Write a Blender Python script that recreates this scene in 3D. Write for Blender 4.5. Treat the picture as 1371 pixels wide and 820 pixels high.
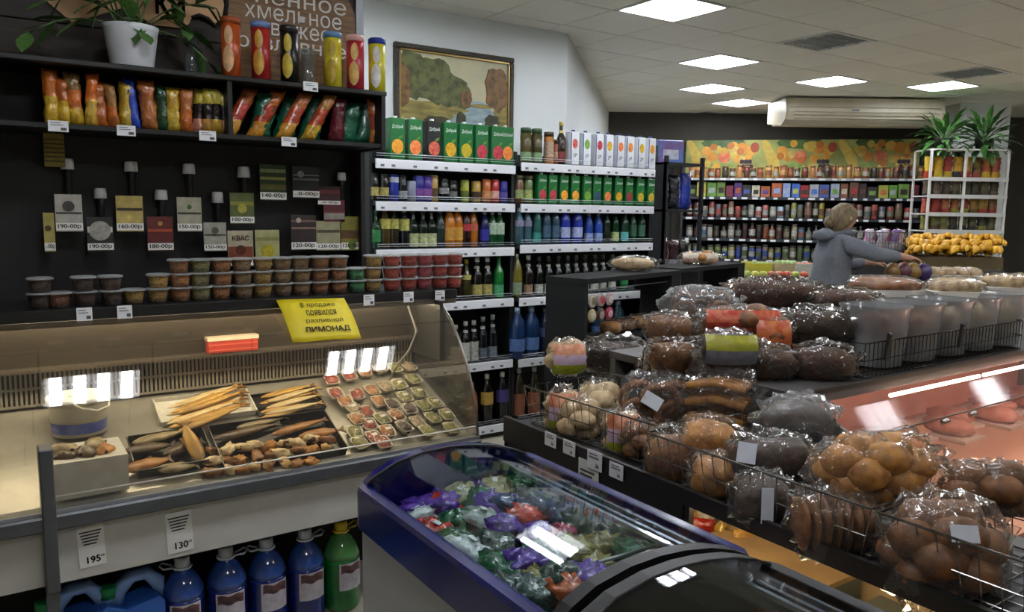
import bpy, math, random
import numpy as np
from mathutils import Vector, Matrix, noise as mnoise
for o in list(bpy.data.objects): bpy.data.objects.remove(o)
random.seed(11)
S = bpy.context.scene; COL = S.collection
# ---------------------------------------------------------------- camera (taken for a 1371x820 frame)
F = 1050.0; CX, CY = 685.5, 410.0; EYE = 1.6
YAW, PITCH, ROLL = math.radians(34.4), math.radians(7.0), math.radians(.8)
fw = Vector((math.sin(YAW)*math.cos(PITCH), math.cos(YAW)*math.cos(PITCH), -math.sin(PITCH)))
rt0 = Vector((math.cos(YAW), -math.sin(YAW), 0)); up0 = rt0.cross(fw)
rt = math.cos(ROLL)*rt0 + math.sin(ROLL)*up0; up = -math.sin(ROLL)*rt0 + math.cos(ROLL)*up0
cam = bpy.data.cameras.new('camera'); cam.sensor_width = 36; cam.lens = F/1371*36; cam.clip_start = .02
co = bpy.data.objects.new('camera', cam); COL.objects.link(co); S.camera = co
m = Matrix((rt, up, -fw)).transposed().to_4x4(); m.translation = (0, 0, EYE); co.matrix_world = m
# ---------------------------------------------------------------- world, exposure
S.view_settings.view_transform = 'Standard'; S.view_settings.look = 'None'; S.view_settings.gamma = 1
S.view_settings.use_curve_mapping = False; S.view_settings.exposure = 0.25
W = bpy.data.worlds.new('world'); S.world = W; W.use_nodes = True
W.node_tree.nodes['Background'].inputs[0].default_value = (.8, .9, 1, 1); W.node_tree.nodes['Background'].inputs[1].default_value = .03
S.cycles.transparent_max_bounces = 24
LAMP = 34.0          # strength of the fluorescent ceiling panels
# ---------------------------------------------------------------- helpers: where a seen point lies on a known plane
def ray(x, y): return fw + rt*((x-CX)/F) - up*((y-CY)/F)
EYEV = Vector((0, 0, EYE))
def atz(x, y, z): d = ray(x, y); return EYEV + d*((z-EYE)/d.z)
def aty(x, y, Y): d = ray(x, y); return EYEV + d*(Y/d.y)
def atx(x, y, X): d = ray(x, y); return EYEV + d*(X/d.x)
def atd(x, y, D): return EYEV + ray(x, y)*D
def depth(p): return (Vector(p)-EYEV).dot(fw)
# ---------------------------------------------------------------- helpers: materials
def lin(h):
    h = h.lstrip('#'); c = [int(h[i:i+2], 16)/255 for i in (0, 2, 4)]
    return tuple(((v+.055)/1.055)**2.4 if v > .04045 else v/12.92 for v in c) + (1,)
_M = {}
def M(h, r=.5, m=0, v=0, s=30, b=0, h2=None, rnd=0, e=0, coat=0, det=3, stretch=None):
    """h colour, r roughness, m metal, v amount of mottling with a darker tone (or h2), s its scale, b bump, rnd per-object variation"""
    k = (h, r, m, v, s, b, h2, rnd, e, coat, det, stretch)
    if k in _M: return _M[k]
    mt = bpy.data.materials.new('paint_'+h.lstrip('#')); mt.use_nodes = True; N = mt.node_tree.nodes; L = mt.node_tree.links
    p = N['Principled BSDF']; p.inputs['Base Color'].default_value = lin(h); p.inputs['Roughness'].default_value = r; p.inputs['Metallic'].default_value = m
    if coat: p.inputs['Coat Weight'].default_value = coat; p.inputs['Coat Roughness'].default_value = .08
    src = None
    if v or b:
        tc = N.new('ShaderNodeTexCoord'); nz = N.new('ShaderNodeTexNoise'); nz.inputs['Scale'].default_value = s; nz.inputs['Detail'].default_value = det
        vec = tc.outputs['Object']
        if stretch:
            mp = N.new('ShaderNodeMapping'); mp.inputs['Scale'].default_value = stretch; L.new(vec, mp.inputs['Vector']); vec = mp.outputs['Vector']
        L.new(vec, nz.inputs['Vector'])
    if v:
        cr = N.new('ShaderNodeValToRGB'); c = lin(h); d = lin(h2) if h2 else tuple(x*.35 for x in c[:3])+(1,)
        cr.color_ramp.elements[0].position = .5-.5*min(v, .9)*.5; cr.color_ramp.elements[1].position = .5+.12
        cr.color_ramp.elements[0].color = tuple(d[i]*v+c[i]*(1-v) for i in range(3))+(1,); cr.color_ramp.elements[1].color = c
        L.new(nz.outputs['Fac'], cr.inputs['Fac']); src = cr.outputs['Color']; L.new(src, p.inputs['Base Color'])
    if rnd:
        oi = N.new('ShaderNodeObjectInfo'); hs = N.new('ShaderNodeHueSaturation'); mr = N.new('ShaderNodeMapRange')
        mr.inputs['To Min'].default_value = 1-rnd; mr.inputs['To Max'].default_value = 1+rnd
        L.new(oi.outputs['Random'], mr.inputs['Value']); L.new(mr.outputs['Result'], hs.inputs['Value'])
        if src: L.new(src, hs.inputs['Color'])
        else: hs.inputs['Color'].default_value = lin(h)
        L.new(hs.outputs['Color'], p.inputs['Base Color'])
    if b:
        bp = N.new('ShaderNodeBump'); bp.inputs['Strength'].default_value = b; bp.inputs['Distance'].default_value = .01
        L.new(nz.outputs['Fac'], bp.inputs['Height']); L.new(bp.outputs['Normal'], p.inputs['Normal'])
    if e: p.inputs['Emission Color'].default_value = lin(h); p.inputs['Emission Strength'].default_value = e
    _M[k] = mt; return mt
def glassy(h='#ffffff', refl=1.0, haze=.0, rough=.02, b=0, s=25, key=''):
    """thin clear sheet: see-through with mirror-like reflections and a little haze"""
    k = ('g', h, refl, haze, rough, b, s)
    if k in _M: return _M[k]
    mt = bpy.data.materials.new('clear_sheet'); mt.use_nodes = True; N = mt.node_tree.nodes; L = mt.node_tree.links
    for n in list(N): N.remove(n)
    out = N.new('ShaderNodeOutputMaterial'); tr = N.new('ShaderNodeBsdfTransparent'); tr.inputs[0].default_value = lin(h)
    gl = N.new('ShaderNodeBsdfGlossy'); gl.inputs['Roughness'].default_value = rough; fr = N.new('ShaderNodeFresnel'); fr.inputs['IOR'].default_value = 1.5
    mu = N.new('ShaderNodeMath'); mu.operation = 'MULTIPLY'; mu.use_clamp = True; mu.inputs[1].default_value = refl
    geo = N.new('ShaderNodeNewGeometry'); io = N.new('ShaderNodeMix'); io.data_type = 'FLOAT'
    io.inputs['A'].default_value = 1.5; io.inputs['B'].default_value = 1/1.5
    L.new(geo.outputs['Backfacing'], io.inputs['Factor']); L.new(io.outputs['Result'], fr.inputs['IOR'])
    mx = N.new('ShaderNodeMixShader'); L.new(fr.outputs[0], mu.inputs[0]); L.new(mu.outputs[0], mx.inputs[0]); L.new(tr.outputs[0], mx.inputs[1]); L.new(gl.outputs[0], mx.inputs[2])
    last = mx
    if haze:
        df = N.new('ShaderNodeBsdfDiffuse'); df.inputs[0].default_value = (.75, .77, .78, 1); m2 = N.new('ShaderNodeMixShader'); m2.inputs[0].default_value = haze
        L.new(mx.outputs[0], m2.inputs[1]); L.new(df.outputs[0], m2.inputs[2]); last = m2
    if b:
        tc = N.new('ShaderNodeTexCoord'); nz = N.new('ShaderNodeTexNoise'); nz.inputs['Scale'].default_value = s; nz.inputs['Detail'].default_value = 2; nz.inputs['Distortion'].default_value = 1.5
        bp = N.new('ShaderNodeBump'); bp.inputs['Strength'].default_value = b; bp.inputs['Distance'].default_value = .02
        L.new(tc.outputs['Object'], nz.inputs['Vector']); L.new(nz.outputs['Fac'], bp.inputs['Height']); L.new(bp.outputs['Normal'], gl.inputs['Normal']); L.new(bp.outputs['Normal'], fr.inputs['Normal'])
    L.new(last.outputs[0], out.inputs[0]); _M[k] = mt; return mt
def lampmat(h, e): return M(h, e=e)
# ---------------------------------------------------------------- helpers: geometry
class G:
    def __init__(s): s.v = []; s.f = []; s.i = []; s.sm = []
    def add(s, vs, fs, mi=0, sm=False):
        n = len(s.v); s.v += [tuple(v) for v in vs]
        for f in fs: s.f.append([n+q for q in f]); s.i.append(mi); s.sm.append(sm)
        return s
    def box(s, x0, x1, y0, y1, z0, z1, mi=0, bev=0):
        if not bev:
            return s.add([(x0,y0,z0),(x1,y0,z0),(x1,y1,z0),(x0,y1,z0),(x0,y0,z1),(x1,y0,z1),(x1,y1,z1),(x0,y1,z1)],
                     [(3,2,1,0),(4,5,6,7),(0,1,5,4),(1,2,6,5),(2,3,7,6),(3,0,4,7)], mi)
        b = bev; vs = []
        for z, q in ((z0, b), (z0+b, 0), (z1-b, 0), (z1, b)):
            vs += [(x0+b+q*.0, y0+q, z),(x1-b, y0+q, z),(x1-q, y0+b, z),(x1-q, y1-b, z),(x1-b, y1-q, z),(x0+b, y1-q, z),(x0+q, y1-b, z),(x0+q, y0+b, z)]
        fs = [tuple(range(7, -1, -1)), tuple(range(24, 32))]
        for k in range(3):
            for j in range(8): fs.append((k*8+j, k*8+(j+1) % 8, k*8+8+(j+1) % 8, k*8+8+j))
        return s.add(vs, fs, mi)
    def bc(s, c, d, mi=0, bev=0): return s.box(c[0]-d[0]/2, c[0]+d[0]/2, c[1]-d[1]/2, c[1]+d[1]/2, c[2]-d[2]/2, c[2]+d[2]/2, mi, bev)
    def lathe(s, prof, n=14, mi=0, c=(0,0,0), cap=True, sm=True, sq=0):
        vs = []; fs = []; K = len(prof)
        for r, z in prof:
            for j in range(n):
                a = 2*math.pi*(j+.5)/n; q = 1
                if sq: q = 1/max(abs(math.cos(a)), abs(math.sin(a)))**sq
                vs.append((c[0]+r*q*math.cos(a), c[1]+r*q*math.sin(a), c[2]+z))
        for k in range(K-1):
            for j in range(n): fs.append((k*n+j, k*n+(j+1) % n, (k+1)*n+(j+1) % n, (k+1)*n+j))
        s.add(vs, fs, mi, sm)
        if cap:
            b = len(s.v)-len(vs); s.f.append([b+j for j in range(n-1, -1, -1)]); s.i.append(mi); s.sm.append(False)
            s.f.append([b+(K-1)*n+j for j in range(n)]); s.i.append(mi); s.sm.append(False)
        return s
    def tube(s, pts, r, n=6, mi=0, close=False):
        P = [Vector(p) for p in pts]; K = len(P); vs = []; fs = []; pu = None
        for k in range(K):
            a = P[k-1] if (k or close) else P[k]; b = P[(k+1) % K] if (k < K-1 or close) else P[k]
            t = (b-a).normalized(); u = t.cross(Vector((0, 0, 1)))
            if u.length < .05: u = t.cross(Vector((0, 1, 0)))
            u.normalize()
            if pu and u.dot(pu) < 0: u = -u
            pu = u; w = t.cross(u); rr = r[k] if isinstance(r, (list, tuple)) else r
            for j in range(n): an = 2*math.pi*j/n; vs.append(P[k]+u*rr*math.cos(an)+w*rr*math.sin(an))
        for k in range(K if close else K-1):
            q = (k+1) % K
            for j in range(n): fs.append((k*n+j, k*n+(j+1) % n, q*n+(j+1) % n, q*n+j))
        if not close: fs += [tuple(range(n-1, -1, -1)), tuple((K-1)*n+j for j in range(n))]
        return s.add(vs, fs, mi, n > 4)
    def prism(s, poly, axis, a0, a1, mi=0, sm=False):
        """poly in the two other axes (x: y,z; y: x,z; z: x,y)"""
        n = len(poly)
        mk = {'x': lambda a, p: (a, p[0], p[1]), 'y': lambda a, p: (p[0], a, p[1]), 'z': lambda a, p: (p[0], p[1], a)}[axis]
        return s.add([mk(a0, p) for p in poly]+[mk(a1, p) for p in poly],
                     [tuple(range(n)), tuple(range(2*n-1, n-1, -1))]+[((j+1) % n, j, n+j, n+(j+1) % n) for j in range(n)], mi, sm)
    def sheet(s, prof, axis, a0, a1, th=.004, mi=0, sm=True):
        """a bent sheet of some thickness swept along an axis"""
        top = []; bot = []
        for k, p in enumerate(prof):
            a = Vector(prof[max(k-1, 0)]); b = Vector(prof[min(k+1, len(prof)-1)]); t = (b-a).normalized(); nrm = Vector((-t.y, t.x))*th
            top.append(p); bot.append((p[0]+nrm.x, p[1]+nrm.y))
        return s.prism(top+bot[::-1], axis, a0, a1, mi, False)
    def ell(s, c, rd, n=10, k=7, mi=0, nz=0, sc=8, seed=0, pw=1, rot=0):
        vs = []; fs = []; ca, sa = math.cos(rot), math.sin(rot)
        for i in range(k+1):
            ph = math.pi*i/k
            for j in range(n):
                a = 2*math.pi*j/n
                d = Vector((math.sin(ph)*math.cos(a), math.sin(ph)*math.sin(a), -math.cos(ph)))
                if pw != 1: d = Vector([math.copysign(abs(q)**pw, q) for q in d])
                q = 1+(nz*mnoise.noise(d*sc*.3+Vector((seed*3.7, seed*1.3, seed))) if nz else 0)
                x, y = d.x*rd[0]*q, d.y*rd[1]*q
                vs.append((c[0]+x*ca-y*sa, c[1]+x*sa+y*ca, c[2]+d.z*rd[2]*q))
        for i in range(k):
            for j in range(n): fs.append((i*n+j, i*n+(j+1) % n, (i+1)*n+(j+1) % n, (i+1)*n+j))
        return s.add(vs, fs, mi, True)
    def mesh(s, name, mats):
        me = bpy.data.meshes.new(name); me.from_pydata(s.v, [], s.f)
        for mt in (mats if isinstance(mats, (list, tuple)) else [mats]): me.materials.append(mt)
        me.polygons.foreach_set('material_index', s.i); me.polygons.foreach_set('use_smooth', s.sm); me.update(); return me
def tag(o, label=None, cat=None, group=None, kind=None):
    if label: o['label'] = label
    if cat: o['category'] = cat
    if group: o['group'] = group
    if kind: o['kind'] = kind
    return o
def ob(name, me, parent=None, loc=(0, 0, 0), rot=(0, 0, 0), sc=None):
    o = bpy.data.objects.new(name, me); COL.objects.link(o); o.location = loc; o.rotation_euler = rot
    if sc: o.scale = sc
    if parent: o.parent = parent
    return o
def build(name, g, mats, parent=None, loc=(0, 0, 0), rot=(0, 0, 0)): return ob(name, g.mesh(name, mats), parent, loc, rot)
def thing(name, label, cat, loc=(0, 0, 0), rz=0, group=None, rot=None):
    o = bpy.data.objects.new(name, None); COL.objects.link(o); o.location = loc; o.rotation_euler = rot or (0, 0, rz); o.empty_display_size = .05
    return tag(o, label, cat, group)
_C = {}
def cm(key, fn):                       # shared mesh data between alike pieces
    if key not in _C: _C[key] = fn()
    return _C[key]
def struct(name, g, mats): return tag(build(name, g, mats), kind='structure')
ORD = 'first second third fourth fifth sixth seventh eighth ninth tenth eleventh twelfth thirteenth fourteenth fifteenth sixteenth seventeenth eighteenth nineteenth twentieth twenty-first twenty-second twenty-third twenty-fourth twenty-fifth twenty-sixth twenty-seventh twenty-eighth twenty-ninth thirtieth thirty-first thirty-second thirty-third thirty-fourth thirty-fifth thirty-sixth thirty-seventh thirty-eighth thirty-ninth fortieth forty-first forty-second forty-third forty-fourth forty-fifth forty-sixth'.split()
_T = {}
from mathutils.geometry import tessellate_polygon
def _outlines(body):
    """closed outlines of the letters, each a list of 2-D points"""
    c = bpy.data.curves.new('lettering', 'FONT'); c.body = body
    o = bpy.data.objects.new('lettering', c); COL.objects.link(o); dg = bpy.context.evaluated_depsgraph_get(); dg.update()
    cu = o.evaluated_get(dg).to_curve(dg, apply_modifiers=False); out = []
    for sp in cu.splines:
        P = []; B = sp.bezier_points; n = len(B)
        for k in range(n):
            p0, p1, p2, p3 = B[k].co, B[k].handle_right, B[(k+1) % n].handle_left, B[(k+1) % n].co
            st = 1 if ((p1-p0).cross(p3-p0).length+(p2-p3).cross(p0-p3).length) < 1e-5 else 4
            for q in range(st): u = q/st; P.append(p0*(1-u)**3+p1*3*u*(1-u)**2+p2*3*u*u*(1-u)+p3*u**3)
        if len(P) > 2: out.append([Vector((p.x, p.y, 0)) for p in P])
    bpy.data.objects.remove(o); bpy.data.curves.remove(c); return out
def _area(P): return sum(P[k].x*P[(k+1) % len(P)].y-P[(k+1) % len(P)].x*P[k].y for k in range(len(P)))/2
def _inside(p, P):
    r = False; n = len(P)
    for k in range(n):
        a, b = P[k], P[(k+1) % n]
        if (a.y > p.y) != (b.y > p.y) and p.x < (b.x-a.x)*(p.y-a.y)/(b.y-a.y)+a.x: r = not r
    return r
def txt(body, bold=0):
    k = (body, bold)
    if k not in _T:
        O_ = _outlines(body); A = [_area(P) for P in O_]; hole = {}
        for i, P in enumerate(O_):
            for j, Q in enumerate(O_):
                if i != j and A[i]*A[j] < 0 and abs(A[j]) > abs(A[i]) and _inside(P[0], Q): hole[i] = j
        V = []; Fc = []
        for i, P in enumerate(O_):
            if i in hole: continue
            L_ = [P]+[O_[h] for h in hole if hole[h] == i]; flat = [v for q in L_ for v in q]; b0 = len(V); V += flat
            Fc += [tuple(b0+x for x in t) for t in tessellate_polygon(L_)]
        if bold:
            V0, F0 = list(V), list(Fc)
            for dx, dy in ((bold, 0), (-bold, 0), (0, bold), (0, -bold)):
                b0 = len(V); V += [v+Vector((dx, dy, 0)) for v in V0]; Fc += [tuple(b0+x for x in t) for t in F0]
        xs = [v.x for v in V]; ys = [v.y for v in V]; cx, cy = (min(xs)+max(xs))/2, (min(ys)+max(ys))/2
        me = bpy.data.meshes.new('lettering'); me.from_pydata([(v.x-cx, v.y-cy, 0) for v in V], [], Fc); me.update()
        _T[k] = (me, max(xs)-min(xs), max(ys)-min(ys))
    return _T[k]
INK = '#15130f'
def lettering(body, parent, loc, w=None, h=None, col=INK, bold=.0, rot=(math.pi/2, 0, 0), name='lettering'):
    me, tw, th = txt(body, bold); k = ('txt', body, bold, col)
    def mk():
        q = me.copy(); q.materials.clear(); q.materials.append(M(col, .6)); return q
    sx = (w/tw) if w else None; sy = (h/th) if h else None
    sx = sx or sy; sy = sy or sx
    return ob(name, cm(k, mk), parent, loc, rot, (sx, sy, 1))
# ================================================================ THE ROOM
CEIL = 2.93
rd = Vector((rt0.x, rt0.y)); A0 = Vector((3.80, 4.85)); A1 = Vector((7.15, 8.2)); A2 = A1 + rd*7.2
struct('floor', G().box(-3.2, 13.5, -3.6, 9.5, -.1, 0), M('#b3ad9a', .35, v=.25, s=4, h2='#8f8a78', b=.02))
WHITE = M('#dfe4e4', .8, v=.12, s=3, h2='#c9cfd0', b=.03)
struct('wall_left', G().box(-3.2, A0.x, 4.85, 5.0, 0, CEIL), WHITE)
struct('wall_partition', G().box(-3.2, 1.40, 3.47, 4.85, 0, CEIL), WHITE)
struct('wall_angled', G().prism([tuple(A0), tuple(A1), (A1.x-.1, A1.y+.1), (A0.x-.1, A0.y+.15)], 'z', 0, CEIL), WHITE)
nb = Vector((-rd.y, rd.x))*.12
struct('wall_back', G().prism([tuple(A1), tuple(A2), tuple(A2+nb), tuple(A1+nb)], 'z', 0, CEIL), M('#4a463f', .8, v=.2, s=3))  # the bulkhead's shade is put into its dark colour
struct('wall_front', G().box(-3.2, 13.5, -3.6, -3.5, 0, CEIL), M('#c9c6bd', .8))
struct('wall_side', G().box(-3.3, -3.2, -3.6, 5, 0, CEIL), M('#c9c6bd', .8))
struct('wall_right', G().box(13.1, 13.2, -3.6, 9.5, 0, CEIL), M('#c9c6bd', .8))
ceiling = struct('ceiling', G().box(-3.2, 13.5, -3.6, 9.5, CEIL+.058, CEIL+.14), M("#4d4b47", .9))
TX, TY, GX, GY = .56, .535, 3.6, 3.58
def px_of(p):
    v = Vector(p)-EYEV; z = v.dot(fw); return (CX+F*v.dot(rt)/z, CY-F*v.dot(up)/z, z)
LIT = {(0, 0), (3, 2), (5, 4), (6, 2), (7, 5), (8, 1)}; OFF = {(3, 0), (7, 0), (8, 7)}
BEHIND = {(-3, 0), (-3, -4), (0, -4), (3, -4), (-6, -4), (0, -8), (-6, -8), (6, -4), (6, -8), (-6,0), (9, -4)}  # unseen lit panels, added to illuminate the shop from out of view
TILE = M('#f0ece2', .9, v=.25, s=60, h2='#dcd8cc', b=.1, rnd=.03)
tile_me = G().box(.006, TX-.006, .006, TY-.006, 0, .012, bev=.003).mesh('ceiling_tile', TILE)
ROUGH = G(); ntile = 0
for i in range(-13, 18):
    for j in range(-14, 12):
        if (i, j) in LIT or (i, j) in OFF or (i, j) in BEHIND: continue
        x, y = GX+i*TX, GY+j*TY
        if y > 4.85 and y-4.85 > (x-A0.x)+.55: continue
        a, b, z = px_of((x+TX/2, y+TY/2, CEIL))
        if z > .3 and -90 < a < 1460 and -60 < b < 300 and z < 12.5:
            ob('ceiling_tile', tile_me, ceiling, (x, y, CEIL)); ntile += 1
        elif -3.2 < x < 13 and -3.6 < y < 9: ROUGH.box(x+.006, x+TX-.006, y+.006, y+TY-.006, CEIL, CEIL+.012)
tag(build('ceiling_tiles', ROUGH, TILE, ceiling), kind='stuff')
print('TILES', ntile)
def light_meshes():
    h = G(); h.box(0.01, TX-.01, .01, .03, -.004, .05); h.box(.01, TX-.01, TY-.03, TY-.01, -.004, .05); h.box(.01, .03, .03, TY-.03, -.004, .05); h.box(TX-.03, TX-.01, .03, TY-.03, -.004, .05)
    r = G().box(.03, TX-.03, .03, TY-.03, .05, .055)
    lo = G()
    for k in range(1, 8): lo.box(.03+k*.0625-.002, .03+k*.0625+.002, .03, TY-.03, -.002, .03)
    for k in range(1, 4): lo.box(.03, TX-.03, .03+k*.119-.002, .03+k*.119+.002, -.002, .03)
    tu = G().box(-.030, .030, .035, TY-.035, .03, .044)
    return h, r, lo, tu
h_, r_, lo_, tu_ = light_meshes()
LM = dict(h=h_.mesh('housing', M('#e8e8e4', .4)), r=r_.mesh('reflector', M('#f0f0ee', .3)), lo=lo_.mesh('louvre', M('#d8dadb', .25, m=.8)),
          tu=tu_.mesh('tube', lampmat('#f3f7ff', LAMP)), off=tu_.mesh('tube', M('#cfd3d4', .3)))
def ceiling_light(i, j, on, label):
    t = thing('ceiling_light', label, 'light', (GX+i*TX, GY+j*TY, CEIL), group='square ceiling lights')
    ob('housing', LM['h'], t); ob('reflector', LM['r'], t)
    if not on: ob('louvre', LM['lo'], t)
    for k in range(4): ob('tube', LM['tu' if on else 'off'], t, (.03+.0625+k*.125, 0, 0))
LB = {(0, 0): 'bright square ceiling light nearest the painting, large and cut near top edge', (3, 2): 'bright square ceiling light in second row beyond the nearest one',
      (5, 4): 'small bright ceiling light, middle of three receding towards the dark bulkhead', (7, 5): 'small bright ceiling light nearest the juice shelf corner and dark bulkhead',
      (6, 2): 'bright square ceiling light just left of the air conditioner top', (8, 1): 'bright ceiling light at far right above the white pillar',
      (3, 0): 'unlit ceiling light with silver louvre grid between the lit panels', (7, 0): 'unlit ceiling light with louvre at far right edge', (8, 7): 'small unlit ceiling light farthest back by the bulkhead'}
for c in sorted(LIT): ceiling_light(*c, True, LB[c])
for c in sorted(OFF): ceiling_light(*c, False, LB[c])
for n, c in enumerate(sorted(BEHIND)): ceiling_light(*c, True, f'unseen square ceiling light added out of view, {ORD[n]} from the left wall')
# ================================================================ FRAMED LANDSCAPE PAINTING (plain generic river scene)
def painting():
    p0 = aty(528, 55, 4.82); p1 = aty(687, 163, 4.82); x0, x1, z1, z0 = p0.x, p1.x, p0.z, 2.13
    t = thing('framed_painting', 'framed river landscape painting with ornate dark frame on white wall', 'painting', ((x0+x1)/2, 4.845, (z0+z1)/2))
    w, h = (x1-x0)/2, (z1-z0)/2; fr = G()
    for (a, b, c, d) in ((-w, w, h-.035, h), (-w, w, -h, -h+.035), (-w, -w+.035, -h+.035, h-.035), (w-.035, w, -h+.035, h-.035)): fr.box(a, b, -.035, 0, c, d, 0, .006)
    build('frame', fr, M('#3a3426', .5, v=.8, s=90, h2='#0e0c08', b=.8), t)
    li = G(); q = .035
    for (a, b, c, d) in ((-w+q, w-q, h-q-.012, h-q), (-w+q, w-q, -h+q, -h+q+.012), (-w+q, -w+q+.012, -h+q, h-q), (w-q-.012, w-q, -h+q, h-q)): li.box(a, b, -.028, 0, c, d)
    build('gilt_liner', li, M('#8a7440', .4, m=.5), t)
    cv = build('canvas', G().box(-w+q, w-q, -.015, -.003, -h+q, h-q), M('#b9b28f', .6, v=.5, s=6, h2='#9a9a86'), t)
    def blob(name, cols, spots, y):
        for k, (cx, cz, rx, rz) in enumerate(spots):
            n = 22; yy = y-k*.0004; vs = []
            for j in range(n):
                a = 2*math.pi*j/n; rr = 1+.28*mnoise.noise(Vector((math.cos(a)*2.3+k*5, math.sin(a)*2.3, 1.7)))
                vs.append((max(-w+q, min(w-q, (cx+rx*rr*math.cos(a))*w)), max(-h+q, min(h-q, (cz+rz*rr*math.sin(a))*h))))
            build(name, G().prism(vs, 'y', yy, -.0148), cols, cv)
    blob('painted_water', M('#8fa3a8', .5, v=.6, s=9, h2='#5b6d70', stretch=(1, 1, 4)), [(.3, -.55, .42, .38), (0, -.75, .3, .22)], -.016)
    blob('painted_bank', M('#8d8040', .6, v=.7, s=18, h2='#4e4622', stretch=(.5, 1, 2)), [(-.5, -.55, .5, .25), (-.2, -.45, .4, .12), (.8, -.6, .16, .4), (.45, -.3, .2, .05)], -.018)
    blob('painted_tree', M('#5f6438', .6, v=.9, s=22, h2='#24290f'), [(-.35, .2, .35, .55), (-.75, .3, .22, .6), (-.1, .0, .3, .4), (.12, -.1, .14, .3)], -.0205)
    blob('painted_autumn_tree', M('#7c5a30', .6, v=.9, s=25, h2='#2c230f'), [(.72, .15, .22, .55), (.16, -.15, .1, .22), (-.85, .0, .1, .5)], -.023)
    blob('painted_reflection', M('#3d3a20', .6, v=.8, s=20, h2='#1c1b0c'), [(-.3, -.78, .22, .14), (.62, -.68, .12, .2), (.08, -.7, .08, .2)], -.0255)
painting()
# ================================================================ BLACK WALL UNIT ABOVE THE FISH COUNTER
BLK = M('#0c0b0b', .5, v=.3, s=12, h2='#070707'); BLK2 = M('#09090a', .6)
XL, XR = -.45, 1.455
un = thing('wall_unit', 'black wall unit with snack shelf above the fish counter', 'shelving', (0, 0, 0))
build('back_panel', G().box(XL, XR, 3.42, 3.46, 1.2, 2.085), BLK, un)
build('top_shelf', G().box(XL, XR+.01, 3.09, 3.42, 2.066, 2.085, bev=.003), BLK, un)
build('snack_shelf', G().box(XL, XR, 3.09, 3.42, 1.852, 1.868), BLK, un)
build('end_panel', G().box(XR-.018, XR, 3.085, 3.42, 1.845, 2.066), BLK, un)
build('divider', G().box(.815, .832, 3.10, 3.42, 1.868, 2.066), BLK, un)
build('left_panel', G().box(XL, XL+.018, 3.09, 3.42, 1.2, 2.05), BLK, un)
build('tower', G().box(1.435, 1.455, 3.30, 3.42, 1.24, 1.85), BLK2, un)
# header sign
hs = thing('header_sign', 'wood-look beer sign with white Cyrillic lettering above the wall unit', 'sign', (0, 3.41, 2.085))
for k in range(4):
    build('plank', G().box(XL, 1.485, -.02, .0, k*.17+.001, k*.17+.168, bev=.002), M('#2c221b' if k % 2 else '#33271e', .6, v=.6, s=7, h2='#120d0a', stretch=(1, 1, 14)), hs)
px0, px1 = aty(305, 50, 3.39).x, aty(474, 50, 3.39).x
WOOD = M('#8d6a45', .55, v=.7, s=6, h2='#4b3522', stretch=(1, 1, 16))
bz = [(px0, .03), (px1, .03), (px1, .36), (px1-.04, .44), (px1-.14, .55), (px0+.1, .60), (px0, .56)]
build('lettered_board', G().prism(bz, 'y', -.034, -.021), WOOD, hs)
mid = (px0+px1)/2
for s_, cx, cy, w_ in (('пенное', 405, 4, 113), ('хмельное', 395, 23, 120), ('свежее', 396, 43, 88), ('разливное', 394, 66, 134)):
    p = aty(cx, cy, 3.37); lettering(s_, hs, (p.x, -.037, p.z-2.085), w=w_*depth(p)/F*1.1, h=.052 if 'р' not in s_ else .062, col='#e8e6e0', bold=.0)
# beige ribbon shapes with brown lettering
e0 = G()
pts = [aty(*q, 3.385) for q in ((60, 0), (96, 30), (140, 18), (182, 5), (182, -60), (60, -60))]
e0.prism([(p.x, p.z-2.085) for p in pts][::-1], 'y', -.030, -.021)
build('beige_shape', e0, M('#c9a277', .6, v=.3, s=10, h2='#a9825a'), hs)
e1 = G(); cxp = aty(256, 8, 3.385); n = 26
pts = [aty(*q, 3.385) for q in ((160, -50), (160, 8), (205, 34), (240, 38), (252, 33), (256, 24), (263, 21), (276, 25), (287, 33), (296, 26), (299, 8), (290, -50))]
e1.prism([(p.x, p.z-2.085) for p in pts], 'y', -.036, -.021)
build('beige_shape', e1, M('#c9a277', .6, v=.3, s=10, h2='#a9825a'), hs)
ed = G(); pp = [aty(*q, 3.385) for q in ((256, 25), (266, 21), (278, 26), (287, 35), (298, 27), (303, 6), (296, -40))]
ed.tube([(p.x, -.037, p.z-2.085) for p in pp], .008, 5); build('dark_outline', ed, M('#1b1512', .6), hs)
p = aty(228, 6, 3.37); lettering('ки', hs, (p.x, -.04, p.z-2.085), h=.085, w=.11, col='#5a2717', bold=.02)
build('steel_upright', G().box(1.452, 1.487, -.035, .01, 0, .68), M('#5b5d60', .35, m=.7), hs)
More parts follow.
